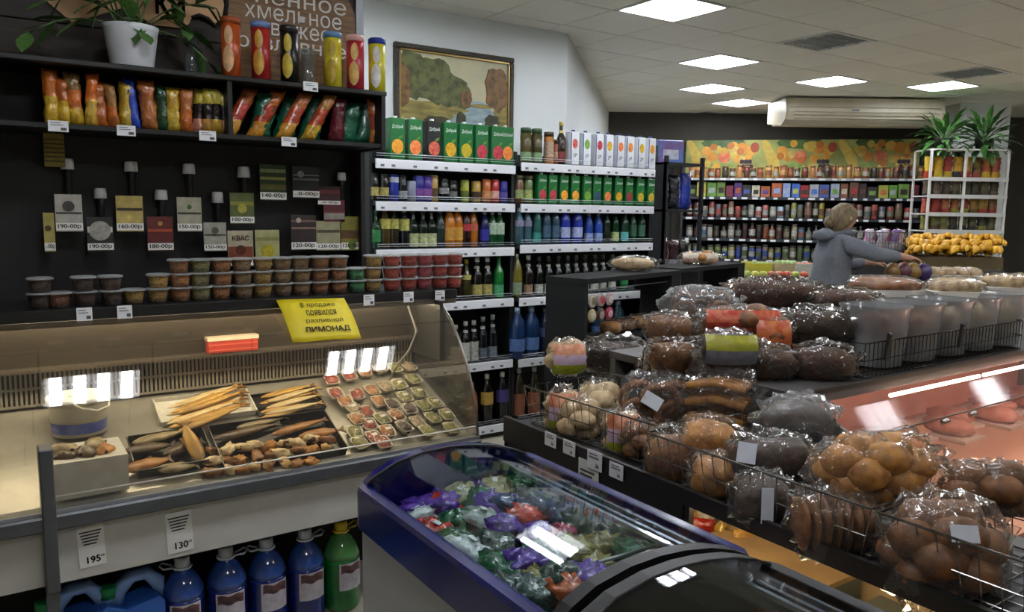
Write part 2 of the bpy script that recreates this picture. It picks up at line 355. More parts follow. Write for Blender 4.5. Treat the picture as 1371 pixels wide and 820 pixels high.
# ---------------------------------------------------------------- snack bags
def pillow(w, h, d, zones, seed=0, lean=0):
    """crimped foil bag standing on its lower edge; zones = [(upper height share, material index)]"""
    g = G(); n, K = 14, 12; vs = []; fs = []; mi = []
    for k in range(K+1):
        t = k/K; ed = min(1, min(t, 1-t)*7.5); th = d*(ed**.6)*.5+.0012; ww = w*.5*(1-.10*math.sin(math.pi*t)*(1 if ed >= 1 else .5))
        for j in range(n):
            a = 2*math.pi*j/n; cx = math.copysign(abs(math.cos(a))**.8, math.cos(a))
            q = 1+.34*mnoise.noise(Vector((math.cos(a)*2.4, math.sin(a)*2.4, t*9+seed*9)))*ed
            vs.append((cx*ww*q+lean*h*t, math.sin(a)*th*q, h*t+.006*mnoise.noise(Vector((cx*3, seed, t)))*(1 if k in (0, K) else 0)))
    for k in range(K):
        z = (k+.5)/K; m_ = next(b for a, b in zones if z <= a)
        for j in range(n): fs.append((k*n+j, k*n+(j+1) % n, (k+1)*n+(j+1) % n, (k+1)*n+j)); mi.append(m_)
    b = len(g.v); g.v += vs
    for f_, q in zip(fs, mi): g.f.append(list(f_)); g.i.append(q); g.sm.append(True)
    g.f.append(list(range(n-1, -1, -1))); g.i.append(zones[0][1]); g.sm.append(False); g.f.append([K*n+j for j in range(n)]); g.i.append(zones[-1][1]); g.sm.append(False)
    return g
def foil(h): return M(h, .24, v=.5, s=38, b=.9, coat=.4)
BAGS = [(68, 70, 16, ['#d8b030', '#c8702a'], 'orange and yellow'), (84, 60, 14, ['#d8b030', '#b86428'], 'amber and yellow'), (101, 67, 18, ['#c9a22c', '#c86a24', '#8a6a3a'], 'wide orange and yellow'),
 (119, 67, 14, ['#d0a83a', '#cf6a22'], 'narrow orange'), (133, 59, 18, ['#b8642a', '#a85a26'], 'copper'), (151, 56, 12, ['#c26c2c', '#a07440'], 'slim tan'), (166, 60, 15, ['#c9a935', '#b9962a'], 'mustard yellow'),
 (179, 64, 11, ['#2c4cc0', '#2444b0'], 'royal blue'), (198, 63, 19, ['#b56a2c', '#a8602a'], 'plump orange-brown'), (214, 58, 12, ['#1c4a2c', '#174024'], 'dark green'), (229, 56, 17, ['#c9ac35', '#c0982a'], 'golden yellow'),
 (246, 56, 15, ['#c46a2a', '#b06a34'], 'orange foil'), (261, 57, 13, ['#c88a70', '#231a18', '#b9a83c'], 'yellow, black and pink'), (275, 57, 12, ['#cf9a4a', '#221a1a', '#c0ae3e'], 'yellow and black'),
 (287, 57, 11, ['#c9a53a', '#261c1c', '#c4b24a'], 'black-banded yellow'), (298, 55, 12, ['#c07c6a', '#231a1a', '#b2a040'], 'last black-banded'),
 (322, 66, 20, ['#d29838', '#b03a24', '#b8602c'], 'leaning red and orange'), (345, 60, 26, ['#1e6a48', '#1a5a40'], 'crumpled green'), (357, 62, 19, ['#d0902c', '#a83c24', '#c06a2c'], 'leaning orange'), (380, 58, 26, ['#1f6e4c', '#1c5c44'], 'green foil'),
 (393, 62, 19, ['#d49a34', '#b04424', '#b8682c'], 'tilted orange'), (413, 58, 26, ['#1c6446', '#195640'], 'bright green'), (425, 62, 17, ['#d2a834', '#b84a26', '#b07a3c'], 'tilted yellow and red'), (447, 58, 18, ['#6a1c2c', '#5c1826'], 'maroon'),
 (462, 54, 24, ['#1d6848', '#1a5c42'], 'glossy green'), (484, 56, 24, ['#1c6044', '#195440'], 'dark green rightmost'), (503, 58, 15, ['#c87a38', '#9a3a24', '#c0703a'], 'upright orange at the end')]
for k, (x, h, w, cs, nm) in enumerate(BAGS):
    x = min(x, 500); p = aty(x, 140, 3.20); s = depth(p)/F; n = len(cs); z = [((i+1)/n, i) for i in range(n)]
    sl = 'leaning' in nm or 'tilted' in nm; gr = 'green' in nm and k > 16
    g = pillow(max(w, 13)*s*1.15, min(h*s*1.05, .192), .05 if not gr else .07, z, k, .55 if sl else (.25 if gr else random.uniform(-.1, .1)))
    row = f'{ORD[k] if k < 16 else ORD[k-16]} bag {"left" if k < 16 else "right"} of the shelf divider'
    o = build('snack_bag', g, [foil(c) for c in cs], None, (p.x-(.06 if sl else 0), 3.18+(.035 if gr else 0)+random.uniform(-.01, .01), 1.8685), (0, 0, random.uniform(-.25, .25)))
    tag(o, f'{nm} snack bag, {row}', 'snack bag', 'snack bags on the black shelf')
def price_tag(p, label, w=.045, h=.032, rz=0, rx=0, group=None, marks=True, body=None):
    t = thing('price_tag', label, 'price tag', p, group=group or 'small price tags', rot=(rx, 0, rz))
    ob('card', cm(('card', w, h), lambda: G().box(-w/2, w/2, -.001, .001, -h/2, h/2).mesh('card', M('#e4e6e8', .5))), t)
    if body: lettering(body, t, (0, -.0016, -h*.28), h=h*.2, bold=.02)
    if marks:
        g = G()
        for q in range(2): g.box(-w*.38, w*(.1+.15*q), -.0016, -.0012, h*(.30-q*.2)-h*.03, h*(.30-q*.2)+h*.03)
        if not body: g.box(w*.12, w*.40, -.0016, -.0012, -h*.38, -h*.12)
        build('print', g, M('#4a4a4c', .6), t)
    return t
for k, (x, y) in enumerate(((78, 169), (169, 175), (278, 182), (387, 190), (416, 116))):
    p = aty(x, y, 3.083); price_tag(p, f'small white price tag, {ORD[k]} from left along the snack shelf edge' if k < 4 else 'small white price tag on the top shelf edge below the drinking glass', .06, .036)
# ---------------------------------------------------------------- tubes of crisps and glasses on top
def crisps(x, y0, y1, body, lid, spots, label):
    p = aty(x, y1, 3.19); r = .036; h = .205
    t = thing('crisps_tube', label, 'crisps tube', (p.x, 3.19, 2.0855), group='crisps tubes on top of the wall unit')
    build('can', G().lathe([(r, 0), (r, h)], 20), M(body, .3, v=.25, s=18), t)
    build('lid', G().lathe([(r*1.05, h), (r*1.05, h+.022), (r*.9, h+.026)], 20), M(lid, .35), t)
    g = G()
    for sx, sz, sr in spots:
        n = 8; vs = []
        for i in range(n+1):
            v_ = -1+2*i/n; hw = sr*math.sqrt(max(.02, 1-v_*v_))
            for j in range(5): th = -2.05+sx-.45+hw*(j/4-.5)*1.6; vs.append((math.cos(th)*(r+.0012), math.sin(th)*(r+.0012), h*(sz+sr*.32*v_)))
        g.add(vs, [(i*5+j, i*5+j+1, i*5+j+6, i*5+j+5) for i in range(n) for j in range(4)], 0, True)
    return t, g, p
TUBES = [(310, 35, 100, '#b8511f', '#9a4420', '#e0b080', 'orange crisps tube, leftmost on top of the black unit'), (350, 40, 104, '#a32420', '#6d86b8', '#c99a3a', 'red crisps tube with pale blue lid on the black unit'),
 (388, 48, 107, '#1a1a18', '#24241f', '#c9b23a', 'black and yellow crisps tube beside the drinking glass'), (446, 55, 115, '#d0c02c', '#5f84ac', '#b89a22', 'yellow crisps tube with light blue lid'),
 (476, 60, 120, '#b2263a', '#d8a8a0', '#d8b060', 'red crisps tube with pink lid next to rightmost yellow tube'), (505, 65, 122, '#d8cf2c', '#203a9a', '#e8e8e0', 'yellow crisps tube with dark blue top, rightmost on the unit')]
for x, a, b, c, l, sp, lb in TUBES:
    t, g, p = crisps(x, a, b, c, l, [(.45, .78, .55), (.35, .35, .75)], lb); build('printed_emblem', g, M(sp, .4, v=.5, s=30), t)
GL = glassy('#e8eef0', 1.6, .04)
def drinking_glass(x, label):
    p = aty(x, 95, 3.19); r = .03; t = thing('drinking_glass', label, 'glass', (p.x, 3.19, 2.0855), group='glasses on top of the wall unit')
    build('bowl', G().lathe([(r*.8, 0), (r*.85, .02), (r, .15), (r*.95, .15), (r*.78, .025), (.002, .02)], 18, cap=False), GL, t)
    build('foot', G().lathe([(r*.85, 0), (r*.85, .008)], 18), glassy('#c8d0d4', 2.0, .12), t)
drinking_glass(412, 'clear empty drinking glass between black and yellow crisps tubes'); drinking_glass(257, 'clear empty drinking glass right of the potted plant')
# ---------------------------------------------------------------- potted plant
def potted_plant():
    p = aty(177, 84, 3.20); t = thing('potted_plant', 'trailing green plant in a white pot on the black unit', 'plant', (p.x, 3.20, 2.0855))
    build('pot', G().lathe([(.068, 0), (.072, .01), (.090, .135), (.094, .15), (.088, .15), (.084, .135), (.001, .13)], 24), M('#dcdfe4', .45, v=.2, s=14, h2='#b8bcc6'), t)
    build('soil', G().lathe([(.084, .125), (.06, .142), (.001, .146)], 16, cap=False), M('#2b2119', .9, v=.5, s=60), t)
    rnd = random.Random(5); st = G(); leaves = []
    ends = [(-.32, -.05, -.02), (-.25, -.02, .10), (-.2, .03, .22), (-.1, -.06, .12), (-.12, -.02, .26), (0, -.08, .2), (.05, 0, .3), (.1, -.05, .16), (.16, -.03, .24), (.2, -.04, .06), (.25, -.05, -.05), (.02, -.09, .02), (.3, 0, .16), (-.05, .02, .33), (.12, .02, .33), (-.17, -.05, .3)]
    for e in ends:
        a = Vector((rnd.uniform(-.04, .04), rnd.uniform(-.04, .04), .13)); e = Vector(e)+Vector((0, 0, .1)); c = (a+e)/2+Vector((0, 0, .10)); P = []
        for q in range(9): u = q/8; P.append(a*(1-u)**2+c*2*u*(1-u)+e*u*u)
        st.tube(P, .0028, 5)
        for q in range(3, 9): leaves.append((P[q], (P[q]-P[q-1]).normalized(), rnd.uniform(.075, .12)))
    build('stems', st, M('#4d6b33', .6), t)
    def leaf():
        g = G(); n = 6
        pr = [(0, 0), (.22, .2), (.45, .3), (.7, .24), (.88, .1), (1, 0)]
        vs = []
        for u, w in pr: vs += [(u, -w, -.12*u*u+.03), (u, 0, -.12*u*u), (u, w, -.12*u*u+.03)]
        fs = []
        for k in range(5): fs += [(k*3, k*3+3, k*3+4, k*3+1), (k*3+1, k*3+4, k*3+5, k*3+2)]
        return g.add(vs, fs, 0, True).mesh('leaf', M('#4c7434', .45, v=.5, s=6, h2='#1f3d1c', rnd=.35))
    lm = leaf()
    for P, d, s in leaves:
        d = (d+Vector((rnd.uniform(-.8, .8), rnd.uniform(-.8, .6), rnd.uniform(-1.1, .3)))).normalized()
        ob('leaf', lm, t, P, d.to_track_quat('X', 'Z').to_euler(), (s, s, s))
potted_plant()
# ---------------------------------------------------------------- beer price cards and taps on the black panel
def card(rect, paper, price, label, stripes=(), word=None, wc=INK, blob=None, yy=3.335, pricecol='#e6e4dc'):
    x0, y0, x1, y1 = rect; a = aty(x0, y0, yy); b = aty(x1, y1, yy); w, h = abs(b.x-a.x)*.98, abs(a.z-b.z)
    t = thing('price_card', label, 'price card', ((a.x+b.x)/2, yy, (a.z+b.z)/2), group='beer price cards')
    build('sheet', G().box(-w/2, w/2, 0, .002, -h/2, h/2), M(paper, .55, v=.3, s=30), t)
    for z0, z1, c in stripes: build('printed_band', G().box(-w/2+.002, w/2-.002, -.0012, 0, h*z0, h*z1), M(c, .55, v=.3, s=40), t)
    if blob:
        cx, cz, r, c = blob; n = 16; build('printed_emblem', G().prism([(cx*w+r*w*math.cos(2*math.pi*j/n), cz*h+r*w*math.sin(2*math.pi*j/n)) for j in range(n)], 'y', -.002, -.001), M(c, .5, v=.5, s=60), t)
    if price:
        build('price_strip', G().box(-w/2, w/2, -.0018, -.0006, -h*.47, -h*.27), M(pricecol, .55), t)
        lettering(price, t, (0, -.0026, -h*.37), w=w*.86, h=h*.14, bold=.02)
    if word: lettering(word, t, (0, -.0032, h*.29), w=w*.66, h=h*.15, col=wc, bold=.02)
card((57, 178, 88, 224), '#8f7d24', None, 'dull yellow notice with printed lines above the leftmost beer card', [(.30-k*.13, .34-k*.13, '#4a3f14') for k in range(6)])
card((57, 285, 75, 337), '#a89a52', '..-00р', 'narrow yellowish beer price card at the left end of the black panel', blob=(-.1, .1, .3, '#4a4020'))
card((72, 260, 112, 310), '#b3aea2', '190-00р', 'pale grey beer card priced 190 with dark round emblem', [(-.03, .02, '#3c3936')], blob=(0, .18, .22, '#3c3a36'))
card((115, 291, 153, 336), '#2a2926', '190-00р', 'black and white beer card priced 190 below the pale grey one', [(.05, .22, '#d0cec4')], blob=(0, .1, .42, '#a9a69a'))
card((154, 262, 193, 310), '#b8a25a', '160-00р', 'yellow beer card priced 160 on the black panel', [(.08, .16, '#3a2f18')], blob=(0, -.12, .1, '#d8c070'))
card((196, 290, 233, 336), '#5c1d16', '180-00р', 'dark red beer card priced 180 on the black panel', [(.06, .14, '#a8451c')], blob=(0, .3, .1, '#a08040'))
card((236, 264, 271, 310), '#a9a58c', '150-00р', 'upper pale beer card priced 150 with dark script', [(0, .06, '#3a3a32')], blob=(0, .22, .1, '#4f6a34'))
card((272, 298, 304, 336), '#a7a494', '150-00р', 'lower pale beer card priced 150 beside the kvass card', [(.04, .09, '#45423a')], blob=(0, .22, .16, '#5c5a46'))
card((307, 258, 341, 300), '#55602c', '100-00р', 'green and yellow beer card priced 100 above the kvass card', [(.1, .22, '#8a8430')], blob=(0, .0, .2, '#a8a040'))
card((347, 220, 384, 269), '#33491e', '140-00р', 'green beer card priced 140 highest on the panel', [(.28, .38, '#8a9660'), (-.2, -.05, '#6d6a24'), (.08, .16, '#a8a04c')])
card((304, 309, 340, 356), '#b3a78c', '70-00р', 'kvass price card reading 70 with a brown glass picture', [(-.25, .05, '#7c3a18')], 'КВАС', '#3a1810', blob=(0, -.05, .2, '#5a2810'))
card((341, 308, 375, 356), '#a9a670', '60-00р', 'pale yellow lemonade card priced 60 with lemons', [(.2, .3, '#8c8a50')], blob=(0, -.08, .28, '#b8aa20'))
card((391, 222, 428, 266), '#1d211c', '..0-00р', 'black beer card at top right of the panel with pale script', [(.2, .24, '#7c8478'), (.06, .12, '#6a7266')], blob=(-.2, .25, .12, '#8a9088'))
card((425, 249, 456, 275), '#3a1518', '..0-00р', 'small maroon beer card partly covering others at right', [(.1, .3, '#6b2228')])
card((433, 268, 462, 297), '#6a2430', None, 'maroon and grey card under the small maroon beer card', [(-.4, -.1, '#8a8478'), (.0, .3, '#5a1a26')])
card((389, 288, 424, 335), '#2c211d', '120-00р', 'dark brown beer card priced 120, left of two pale ones', [(.1, .16, '#8a6a5a'), (.3, .36, '#70564a')], blob=(-.2, .35, .1, '#a8a098'))
card((423, 296, 456, 335), '#9a9572', '120-00р', 'cream beer card priced 120 with dark script', [(.1, .2, '#4c4630')])
card((456, 290, 486, 335), '#7a7428', '120-00р', 'yellow-green beer card priced 120 at right end of panel', [(-.15, .1, '#5a3a1c')], blob=(0, -.35, .2, '#6a8030'))
def tap(rect, label):
    x0, y0, x1, y1 = rect; a = aty(x0, y0, 3.355); b = aty(x1, y1, 3.355); w = b.x-a.x; z1 = a.z; z0 = z1-.20; hh = a.z-b.z
    t = thing('beer_tap', label, 'beer tap', ((a.x+b.x)/2, 3.415, z0), group='black beer taps')
    build('handle', G().lathe([(.009, 0), (.012, .03), (.013, .14), (.016, .198)], 14, c=(0, -.03, 0)), M('#0c0c0d', .35), t)
    build('spout', G().tube([(0, 0, .02), (0, -.03, .02), (0, -.042, 0), (0, -.044, -.02)], .006, 8), M('#1a1a1c', .3, m=.6), t)
    build('white_cap', G().lathe([(w*.55, .200-hh), (w*.50, .200), (w*.42, .204)], 16, c=(0, -.03, 0)), M('#f4f5f6', .4), t)
for k, r in enumerate(((82, 213, 100, 227), (168, 217, 186, 230), (247, 220, 263, 233), (321, 224, 337, 238), (127, 253, 144, 266), (209, 255, 226, 268), (286, 258, 301, 272), (455, 232, 466, 242))):
    tap(r, ['black beer tap with white cap, leftmost of the upper row', 'black beer tap with white cap above the yellow 160 card', 'black beer tap with white cap above the upper 150 card', 'black beer tap with white cap, left of the green 140 card',
            'black beer tap with white cap, leftmost of the lower row', 'black beer tap with white cap above the dark red card', 'black beer tap with white cap above the lower 150 card', 'black beer tap at right end of the panel'][k])
# ================================================================ FISH COUNTER
STEEL = M('#8d8a84', .35, m=.75, v=.3, s=9, h2='#6b675f', stretch=(1, 1, 8)); GREY = M('#55575a', .4, m=.3, v=.2, s=15); LGREY = M('#9a9da0', .35, m=.5)
CL, CR = -.45, 1.70
DA, DS = .640, .38
def dz(y): return DA+DS*(y-2.74)
def deck(x, y, lift=0):
    d = ray(x, y); t = (DA-DS*2.74+lift-EYE)/(d.z-DS*d.y); return EYEV+d*t
DT = math.atan(DS)
fc = thing('fish_counter', 'long refrigerated fish counter with curved glass front along left wall', 'display counter')
build('front_panel', G().box(CL, CR-.01, 2.735, 2.75, .41, .60), M('#bdbbb3', .5, v=.12, s=5), fc)
build('bumper_rail', G().box(CL, CR, 2.69, 2.735, .598, .648, bev=.006), GREY, fc)
build('top_trim', G().box(CL, CR, 2.705, 2.76, .648, .658), LGREY, fc)
build('underside', G().box(CL, CR-.01, 2.75, 3.40, .40, .42), BLK2, fc)
build('rear_panel', G().box(CL, CR-.01, 3.40, 3.42, 0, 1.2), BLK2, fc)
build('kick_panel', G().box(CL, CR-.01, 3.20, 3.22, 0, .40), BLK2, fc)
for x in (CL+.02, .60, CR-.06): build('leg', G().box(x, x+.04, 3.10, 3.16, 0, .40), BLK2, fc)
build('post', G().box(.120, .158, 2.685, 2.76, .40, .86, bev=.004), GREY, fc)
build('post', G().box(.120, .156, 2.70, 2.76, 0, .40), GREY, fc)
build('deck_plate', G().prism([(2.745, dz(2.745)-.012), (3.30, dz(3.30)-.012), (3.30, dz(3.30)), (2.745, dz(2.745))], 'x', CL, CR-.01), M('#a9a69e', .35, m=.5, v=.2, s=12), fc)
build('back_wall', G().box(CL, CR-.01, 3.30, 3.315, dz(3.3), 1.2), M('#5c554d', .3, m=.7, v=.35, s=4, h2='#4a443d'), fc)
gv = G(); x = CL+.01
while x < CR-.03:
    for z0, z1 in ((.868, .925), (.932, .985)): gv.box(x, x+.008, 3.285, 3.292, z0, z1)
    x += .0155
for z in (.862, .925, .985): gv.box(CL, CR-.02, 3.284, 3.294, z, z+.008)
tag(build('vent_grille', gv, M('#9c968a', .4, m=.3), fc), kind='stuff')
build('vent_back', G().box(CL, CR-.02, 3.294, 3.299, .86, .992), M('#141210', .8), fc)
build('ledge', G().box(CL, CR-.015, 3.235, 3.30, .995, 1.005), M('#6a625a', .4, m=.6), fc)
gp = [(2.718, .658), (2.728, .72), (2.748, .80), (2.778, .88), (2.82, .96), (2.875, 1.04), (2.945, 1.115), (3.02, 1.17), (3.06, 1.198)]
build('front_glass', G().sheet(gp, 'x', CL, CR-.012, .005), glassy('#f2efe8', 1.1, .012, .02), fc)
build('edge_line', G().tube([(x, 2.7135, .70) for x in (.16, CR-.02)], .003, 6), M('#d8d4c8', .3), fc)
side = gp+[(3.30, 1.198), (3.30, dz(3.30)), (2.745, dz(2.745))]
build('side_glass', G().prism(side, 'x', CR-.012, CR-.006), glassy('#d8d4cc', 1.3, .03, .03), fc)
build('side_frame', G().tube([(CR-.004, p[0], p[1]) for p in gp], .007, 6), M('#77736c', .3, m=.7), fc)
build('side_panel', G().prism([(3.00, 1.198), (3.0, .93), (3.33, .93), (3.33, 1.198)], 'x', CR-.03, CR-.014), M('#4b4947', .35, m=.5), fc)
build('side_panel', G().prism([(2.745, .40), (3.40, .40), (3.40, dz(3.3)), (3.3, dz(3.3)), (2.745, .63)], 'x', CR-.012, CR), M('#8f8f8c', .5), fc)
build('cable', G().tube([(CR-.17, 3.03, 1.18), (CR-.16, 2.97, 1.08), (CR-.2, 2.96, 1.0), (CR-.24, 3.0, .93), (CR-.25, 3.05, .86)], .005, 6), M('#b9b5ab', .4), fc)
build('tub_shelf', G().box(CL, CR+.09, 3.055, 3.42, 1.200, 1.240, bev=.003), BLK, fc)
build('shelf_trim', G().box(CL, CR+.085, 3.06, 3.07, 1.178, 1.199), M('#6b5f4c', .35, m=.6), fc)
build('lamp_tube', G().tube([(CL+.03, 3.13, 1.183), (CR-.05, 3.13, 1.183)], .010, 8), lampmat('#fff0d0', 52), fc)
# ---------------------------------------------------------------- yellow notice
p = [aty(370, 402, 3.04), aty(461, 399, 3.04)]
w = p[1].x-p[0].x; c = (p[0]+p[1])/2
ys = thing('yellow_notice', 'bright yellow notice announcing draught lemonade, taped to the counter edge', 'notice', (c.x, 3.045, c.z), rot=(math.radians(-43), math.radians(1.5), 0))
hh = .205
g = G(); n = 8; vs = []
for k in range(n+1):
    u = k/n; zz = -hh*u
    for q in range(6): xx = (q/5-.5)*w+.02*u; vs.append((xx, -.012*math.sin(u*3)+.004*math.sin(q*1.7)*u, zz))
fs = [(k*6+q, k*6+6+q, k*6+7+q, k*6+q+1) for k in range(n) for q in range(5)]
ysm = build('paper', g.add(vs, fs, 0, True), M('#d8c312', .55), ys); ysm.modifiers.new('thickness', 'SOLIDIFY').thickness = .001
for k, (s_, ww, b) in enumerate((('В продаже', .50, .0), ('появился', .44, .0), ('разливной', .54, .0), ('ЛИМОНАД', .66, .03))):
    u = .20+.195*k; lettering(s_, ys, (.012+.02*u, -.012*math.sin(u*3)-.006, -hh*u), w=w*ww, h=.026 if k < 3 else .03, col='#2a2408', bold=b+.005)
# ---------------------------------------------------------------- tubs of nuts
def tub_meshes(col, h2):
    def mk():
        g = G().lathe([(.030, .003), (.034, .03), (.0375, .056), (.02, .060), (.001, .061)], 16, cap=True, sq=.35); return g.mesh('nut_filling', M(col, .6, v=.95, s=130, h2=h2, b=.6, rnd=.12))
    c = cm(('nuts', col), mk)
    s = cm('tubshell', lambda: G().lathe([(.0315, 0), (.0355, .03), (.0392, .062), (.0425, .064), (.0425, .067)], 16, cap=False, sq=.35).mesh('tub_shell', glassy('#f4f4f2', 1.2, .02)))
    l = cm('tublid', lambda: G().lathe([(.0435, .062), (.0435, .069), (.039, .0715), (.036, .0695)], 16, sq=.35).mesh('lid', glassy('#f4f4f4', 1.3, .30)))
    return c, s, l
NC = dict(b=('#7c4a2c', '#2a1510', 'dark brown nuts'), o=('#a86a34', '#4c2a12', 'orange-brown nuts'), y=('#b08a3c', '#5a4018', 'golden nuts'), g=('#8a8450', '#48441f', 'pale green seeds'), t=('#8c6c42', '#45301a', 'tan nuts'),
          m=('#8c5a28', '#552014', 'mixed red and green nuts'), G=('#2f7a48', '#123a20', 'green candied fruit'), r=('#b4402c', '#5a1812', 'red candied fruit'), p=('#b0404c', '#5a1822', 'pink-red candied fruit'), k=('#4a3020', '#1c100a', 'very dark dried fruit'))
ST = [(54, 2, 'k'), (79, 1, 'b'), (113, 2, 'k'), (149, 2, 'k'), (179, 1, 'y'), (212, 2, 'y'), (240, 3, 'o'), (269, 3, 'g'), (297, 3, 'o'), (325, 3, 't'), (352, 3, 'y'), (378, 3, 't'), (403, 3, 't'), (428, 3, 'm'), (453, 3, 'm'), (476, 2, 'G'), (499, 3, 'y'), (524, 3, 'r'), (546, 3, 'r'), (567, 3, 'p'), (588, 3, 'r'), (607, 3, 'r')]
for k, (x, n, c) in enumerate(ST):
    p = aty(x, 395-(x-57)*.03, 3.13); col, h2, nm = NC[c]; a, b, l = tub_meshes(col, h2)
    for q in range(n):
        lv = '' if n == 1 else (['bottom', 'top'] if n == 2 else ['bottom', 'middle', 'top'])[q]+' tub, '
        t = thing('nut_tub', f'{lv}{nm}, {ORD[k]} stack from left above fish counter', 'tub', (p.x+random.uniform(-.003, .003), 3.13+random.uniform(-.004, .004), 1.2403+q*.0520), random.uniform(-.1, .1), 'tubs of nuts and candied fruit')
        t.scale = (.96, .96, .775)
        ob('tub_shell', b, t); ob('nut_filling', a, t); ob('lid', l, t)
for k, (x, y) in enumerate(((113, 421), (167, 418), (494, 402), (547, 398), (589, 396))):
    p = aty(x, y, 3.05); price_tag(p, f'white price tag on the tub shelf edge, {ORD[k]} from left', .048, .046)
# ---------------------------------------------------------------- things in the counter
FISHC = dict(gold=('#dcae56', '#7c5620'), dark=('#5c4426', '#1c130b'), smoke=('#c0823a', '#5a3412'), pale=('#e4d0a2', '#a08048'), silver=('#a89670', '#4a3e28'))
def fish(x, y, L, w, c, rz, label, lift=.012, group='smoked fish in the counter', h=.45, tilt=0):
    p = deck(x, y, lift+w*h*.5); col, h2 = FISHC[c]; mt = M(col, .35, v=.85, s=28, h2=h2, b=.4, stretch=(.5, 1.6, 1), rnd=.15)
    g = G(); prof = [(-.5, .15), (-.46, .42), (-.36, .8), (-.2, 1), (0, .97), (.2, .75), (.36, .42), (.44, .26)]; n = 9; vs = []
    for u, r in prof:
        for j in range(n):
            a = 2*math.pi*j/n; vs.append((u*L, .5*w*r*math.cos(a)+.05*L*math.sin(u*2.5), .5*w*h*r*math.sin(a)))
    fs = [(k*n+j, k*n+(j+1) % n, k*n+n+(j+1) % n, k*n+n+j) for k in range(len(prof)-1) for j in range(n)]+[tuple(range(n-1, -1, -1)), tuple((len(prof)-1)*n+j for j in range(n))]
    t = build('smoked_fish', g.add(vs, fs, 0, True), mt, None, p, (DT*math.cos(math.radians(rz)), -DT*math.sin(math.radians(rz))+tilt, math.radians(rz))); tag(t, label, 'fish', group)
    yo = .05*L*math.sin(1.1)
    build('tail', G().prism([(.43*L, yo-.1*w), (.55*L, yo-.5*w), (.515*L, yo), (.55*L, yo+.5*w), (.43*L, yo+.1*w)], 'z', -.002, .002), M(h2, .5), t)
    build('fin', G().prism([(-.05*L, .45*w), (.12*L, .72*w), (.16*L, .42*w)], 'z', -.0015, .0015), M(h2, .5), t)
def tray(x, y, w, d, h, col, label, rz=0, name='tray', cat='tray', lift=.001):
    p = deck(x, y, lift); t = tag(build(name, G().prism([(-w/2+.01, 0), (w/2-.01, 0), (w/2, h), (w/2-.004, h), (w/2-.013, .004), (-w/2+.013, .004), (-w/2+.004, h), (-w/2, h)], 'y', -d/2, d/2), col, None, p, (DT, 0, math.radians(rz))), label, cat)
    build('end_wall', G().box(-w/2+.008, w/2-.008, -d/2-.003, -d/2, 0, h), col, t); build('end_wall', G().box(-w/2+.008, w/2-.008, d/2, d/2+.003, 0, h), col, t)
    return t
tray(228, 610, .26, .20, .035, M('#17120f', .35, v=.4, s=60), 'left black plastic tray holding dark smoked fish')
tray(372, 595, .46, .26, .035, M('#17120f', .35, v=.4, s=60), 'wide black plastic tray holding smoked fish chunks')
tray(275, 548, .36, .16, .022, M('#d8d6cc', .6, v=.2, s=40), 'white foam tray of golden dried fish strips')
tray(385, 542, .28, .15, .018, M('#1b1714', .4), 'dark tray with pale dried fish behind the chunks')
for k in range(9):
    fish(278+(k % 3)*6-6, 531+k*3.6, .30+.02*math.sin(k*2), .034, 'gold' if k % 3 else 'pale', 8+3*math.sin(k*1.7)+6, f'thin golden dried fish, {ORD[k]} from back on white foam tray', .022+.010*math.sin(k)+.008, 'dried fish on the foam tray')
for k in range(7):
    fish(385+(k % 2)*8, 524+k*4.6, .24, .034, 'pale' if k % 2 else 'gold', 5+4*math.sin(k*2.1), f'pale dried fish, {ORD[k]} from back in the middle dark tray', .022+.006*(k % 2), 'dried fish in the dark tray')
FX = [(215, 585, .20, .05, 'silver', 4, 'slim silver smoked fish at back of left black tray'), (200, 600, .16, .055, 'dark', -6, 'dark smoked fish in middle of left black tray'), (245, 600, .15, .05, 'dark', 12, 'dark smoked fish under the upright one'),
 (198, 622, .15, .06, 'smoke', 3, 'orange-brown smoked fish at front of left black tray'), (238, 626, .13, .05, 'silver', -10, 'silvery fish at front right of left black tray'),
 (330, 578, .26, .045, 'dark', 3, 'long dark smoked fish across back of wide black tray'), (400, 572, .24, .04, 'smoke', 6, 'long brown smoked fish at back right of wide tray'), (430, 580, .18, .05, 'smoke', -4, 'plump brown smoked fish at right of wide tray'), (350, 566, .2, .04, 'silver', 2, 'silver smoked fish at upper back of wide tray')]
for x, y, L, w, c, rz, lb in FX: fish(x, y, L, w, c, rz, lb, .016)
fish(257, 592, .17, .055, 'gold', 92, 'golden smoked fish standing up between the two black trays', .045, tilt=-.3)
rc = random.Random(3)
for k in range(26):
    x = 285+(k % 9)*19+rc.uniform(-4, 4); y = 596+(k//9)*14-(x-285)*.10+rc.uniform(-3, 3)+8; p = deck(x, y, .024)
    c1, c2 = rc.choice([('#c88c3c', '#6a3c14'), ('#e0c084', '#a87434'), ('#9a6830', '#3c2210'), ('#ecdcb4', '#b89058')])
    g = G().ell((0, 0, 0), (.036, .021, .015), 10, 7, 0, .7, 11, k, .75)
    o = build('fish_chunk', g, [M(c1, .4, v=.8, s=50, h2=c2, b=.4)], None, p, (DT, rc.uniform(-.3, .3), rc.uniform(0, 3))); build('skin', G().ell((.006, .008, -.002), (.030, .014, .012), 8, 5, 0, .5, 9, k), M('#6a3c18', .3, v=.6, s=40), o)
    tag(o, f'smoked fish chunk in wide black tray, {["back", "middle", "front"][k//9]} row, {ORD[k % 9]} from left', 'fish', 'fish chunks in the wide tray')
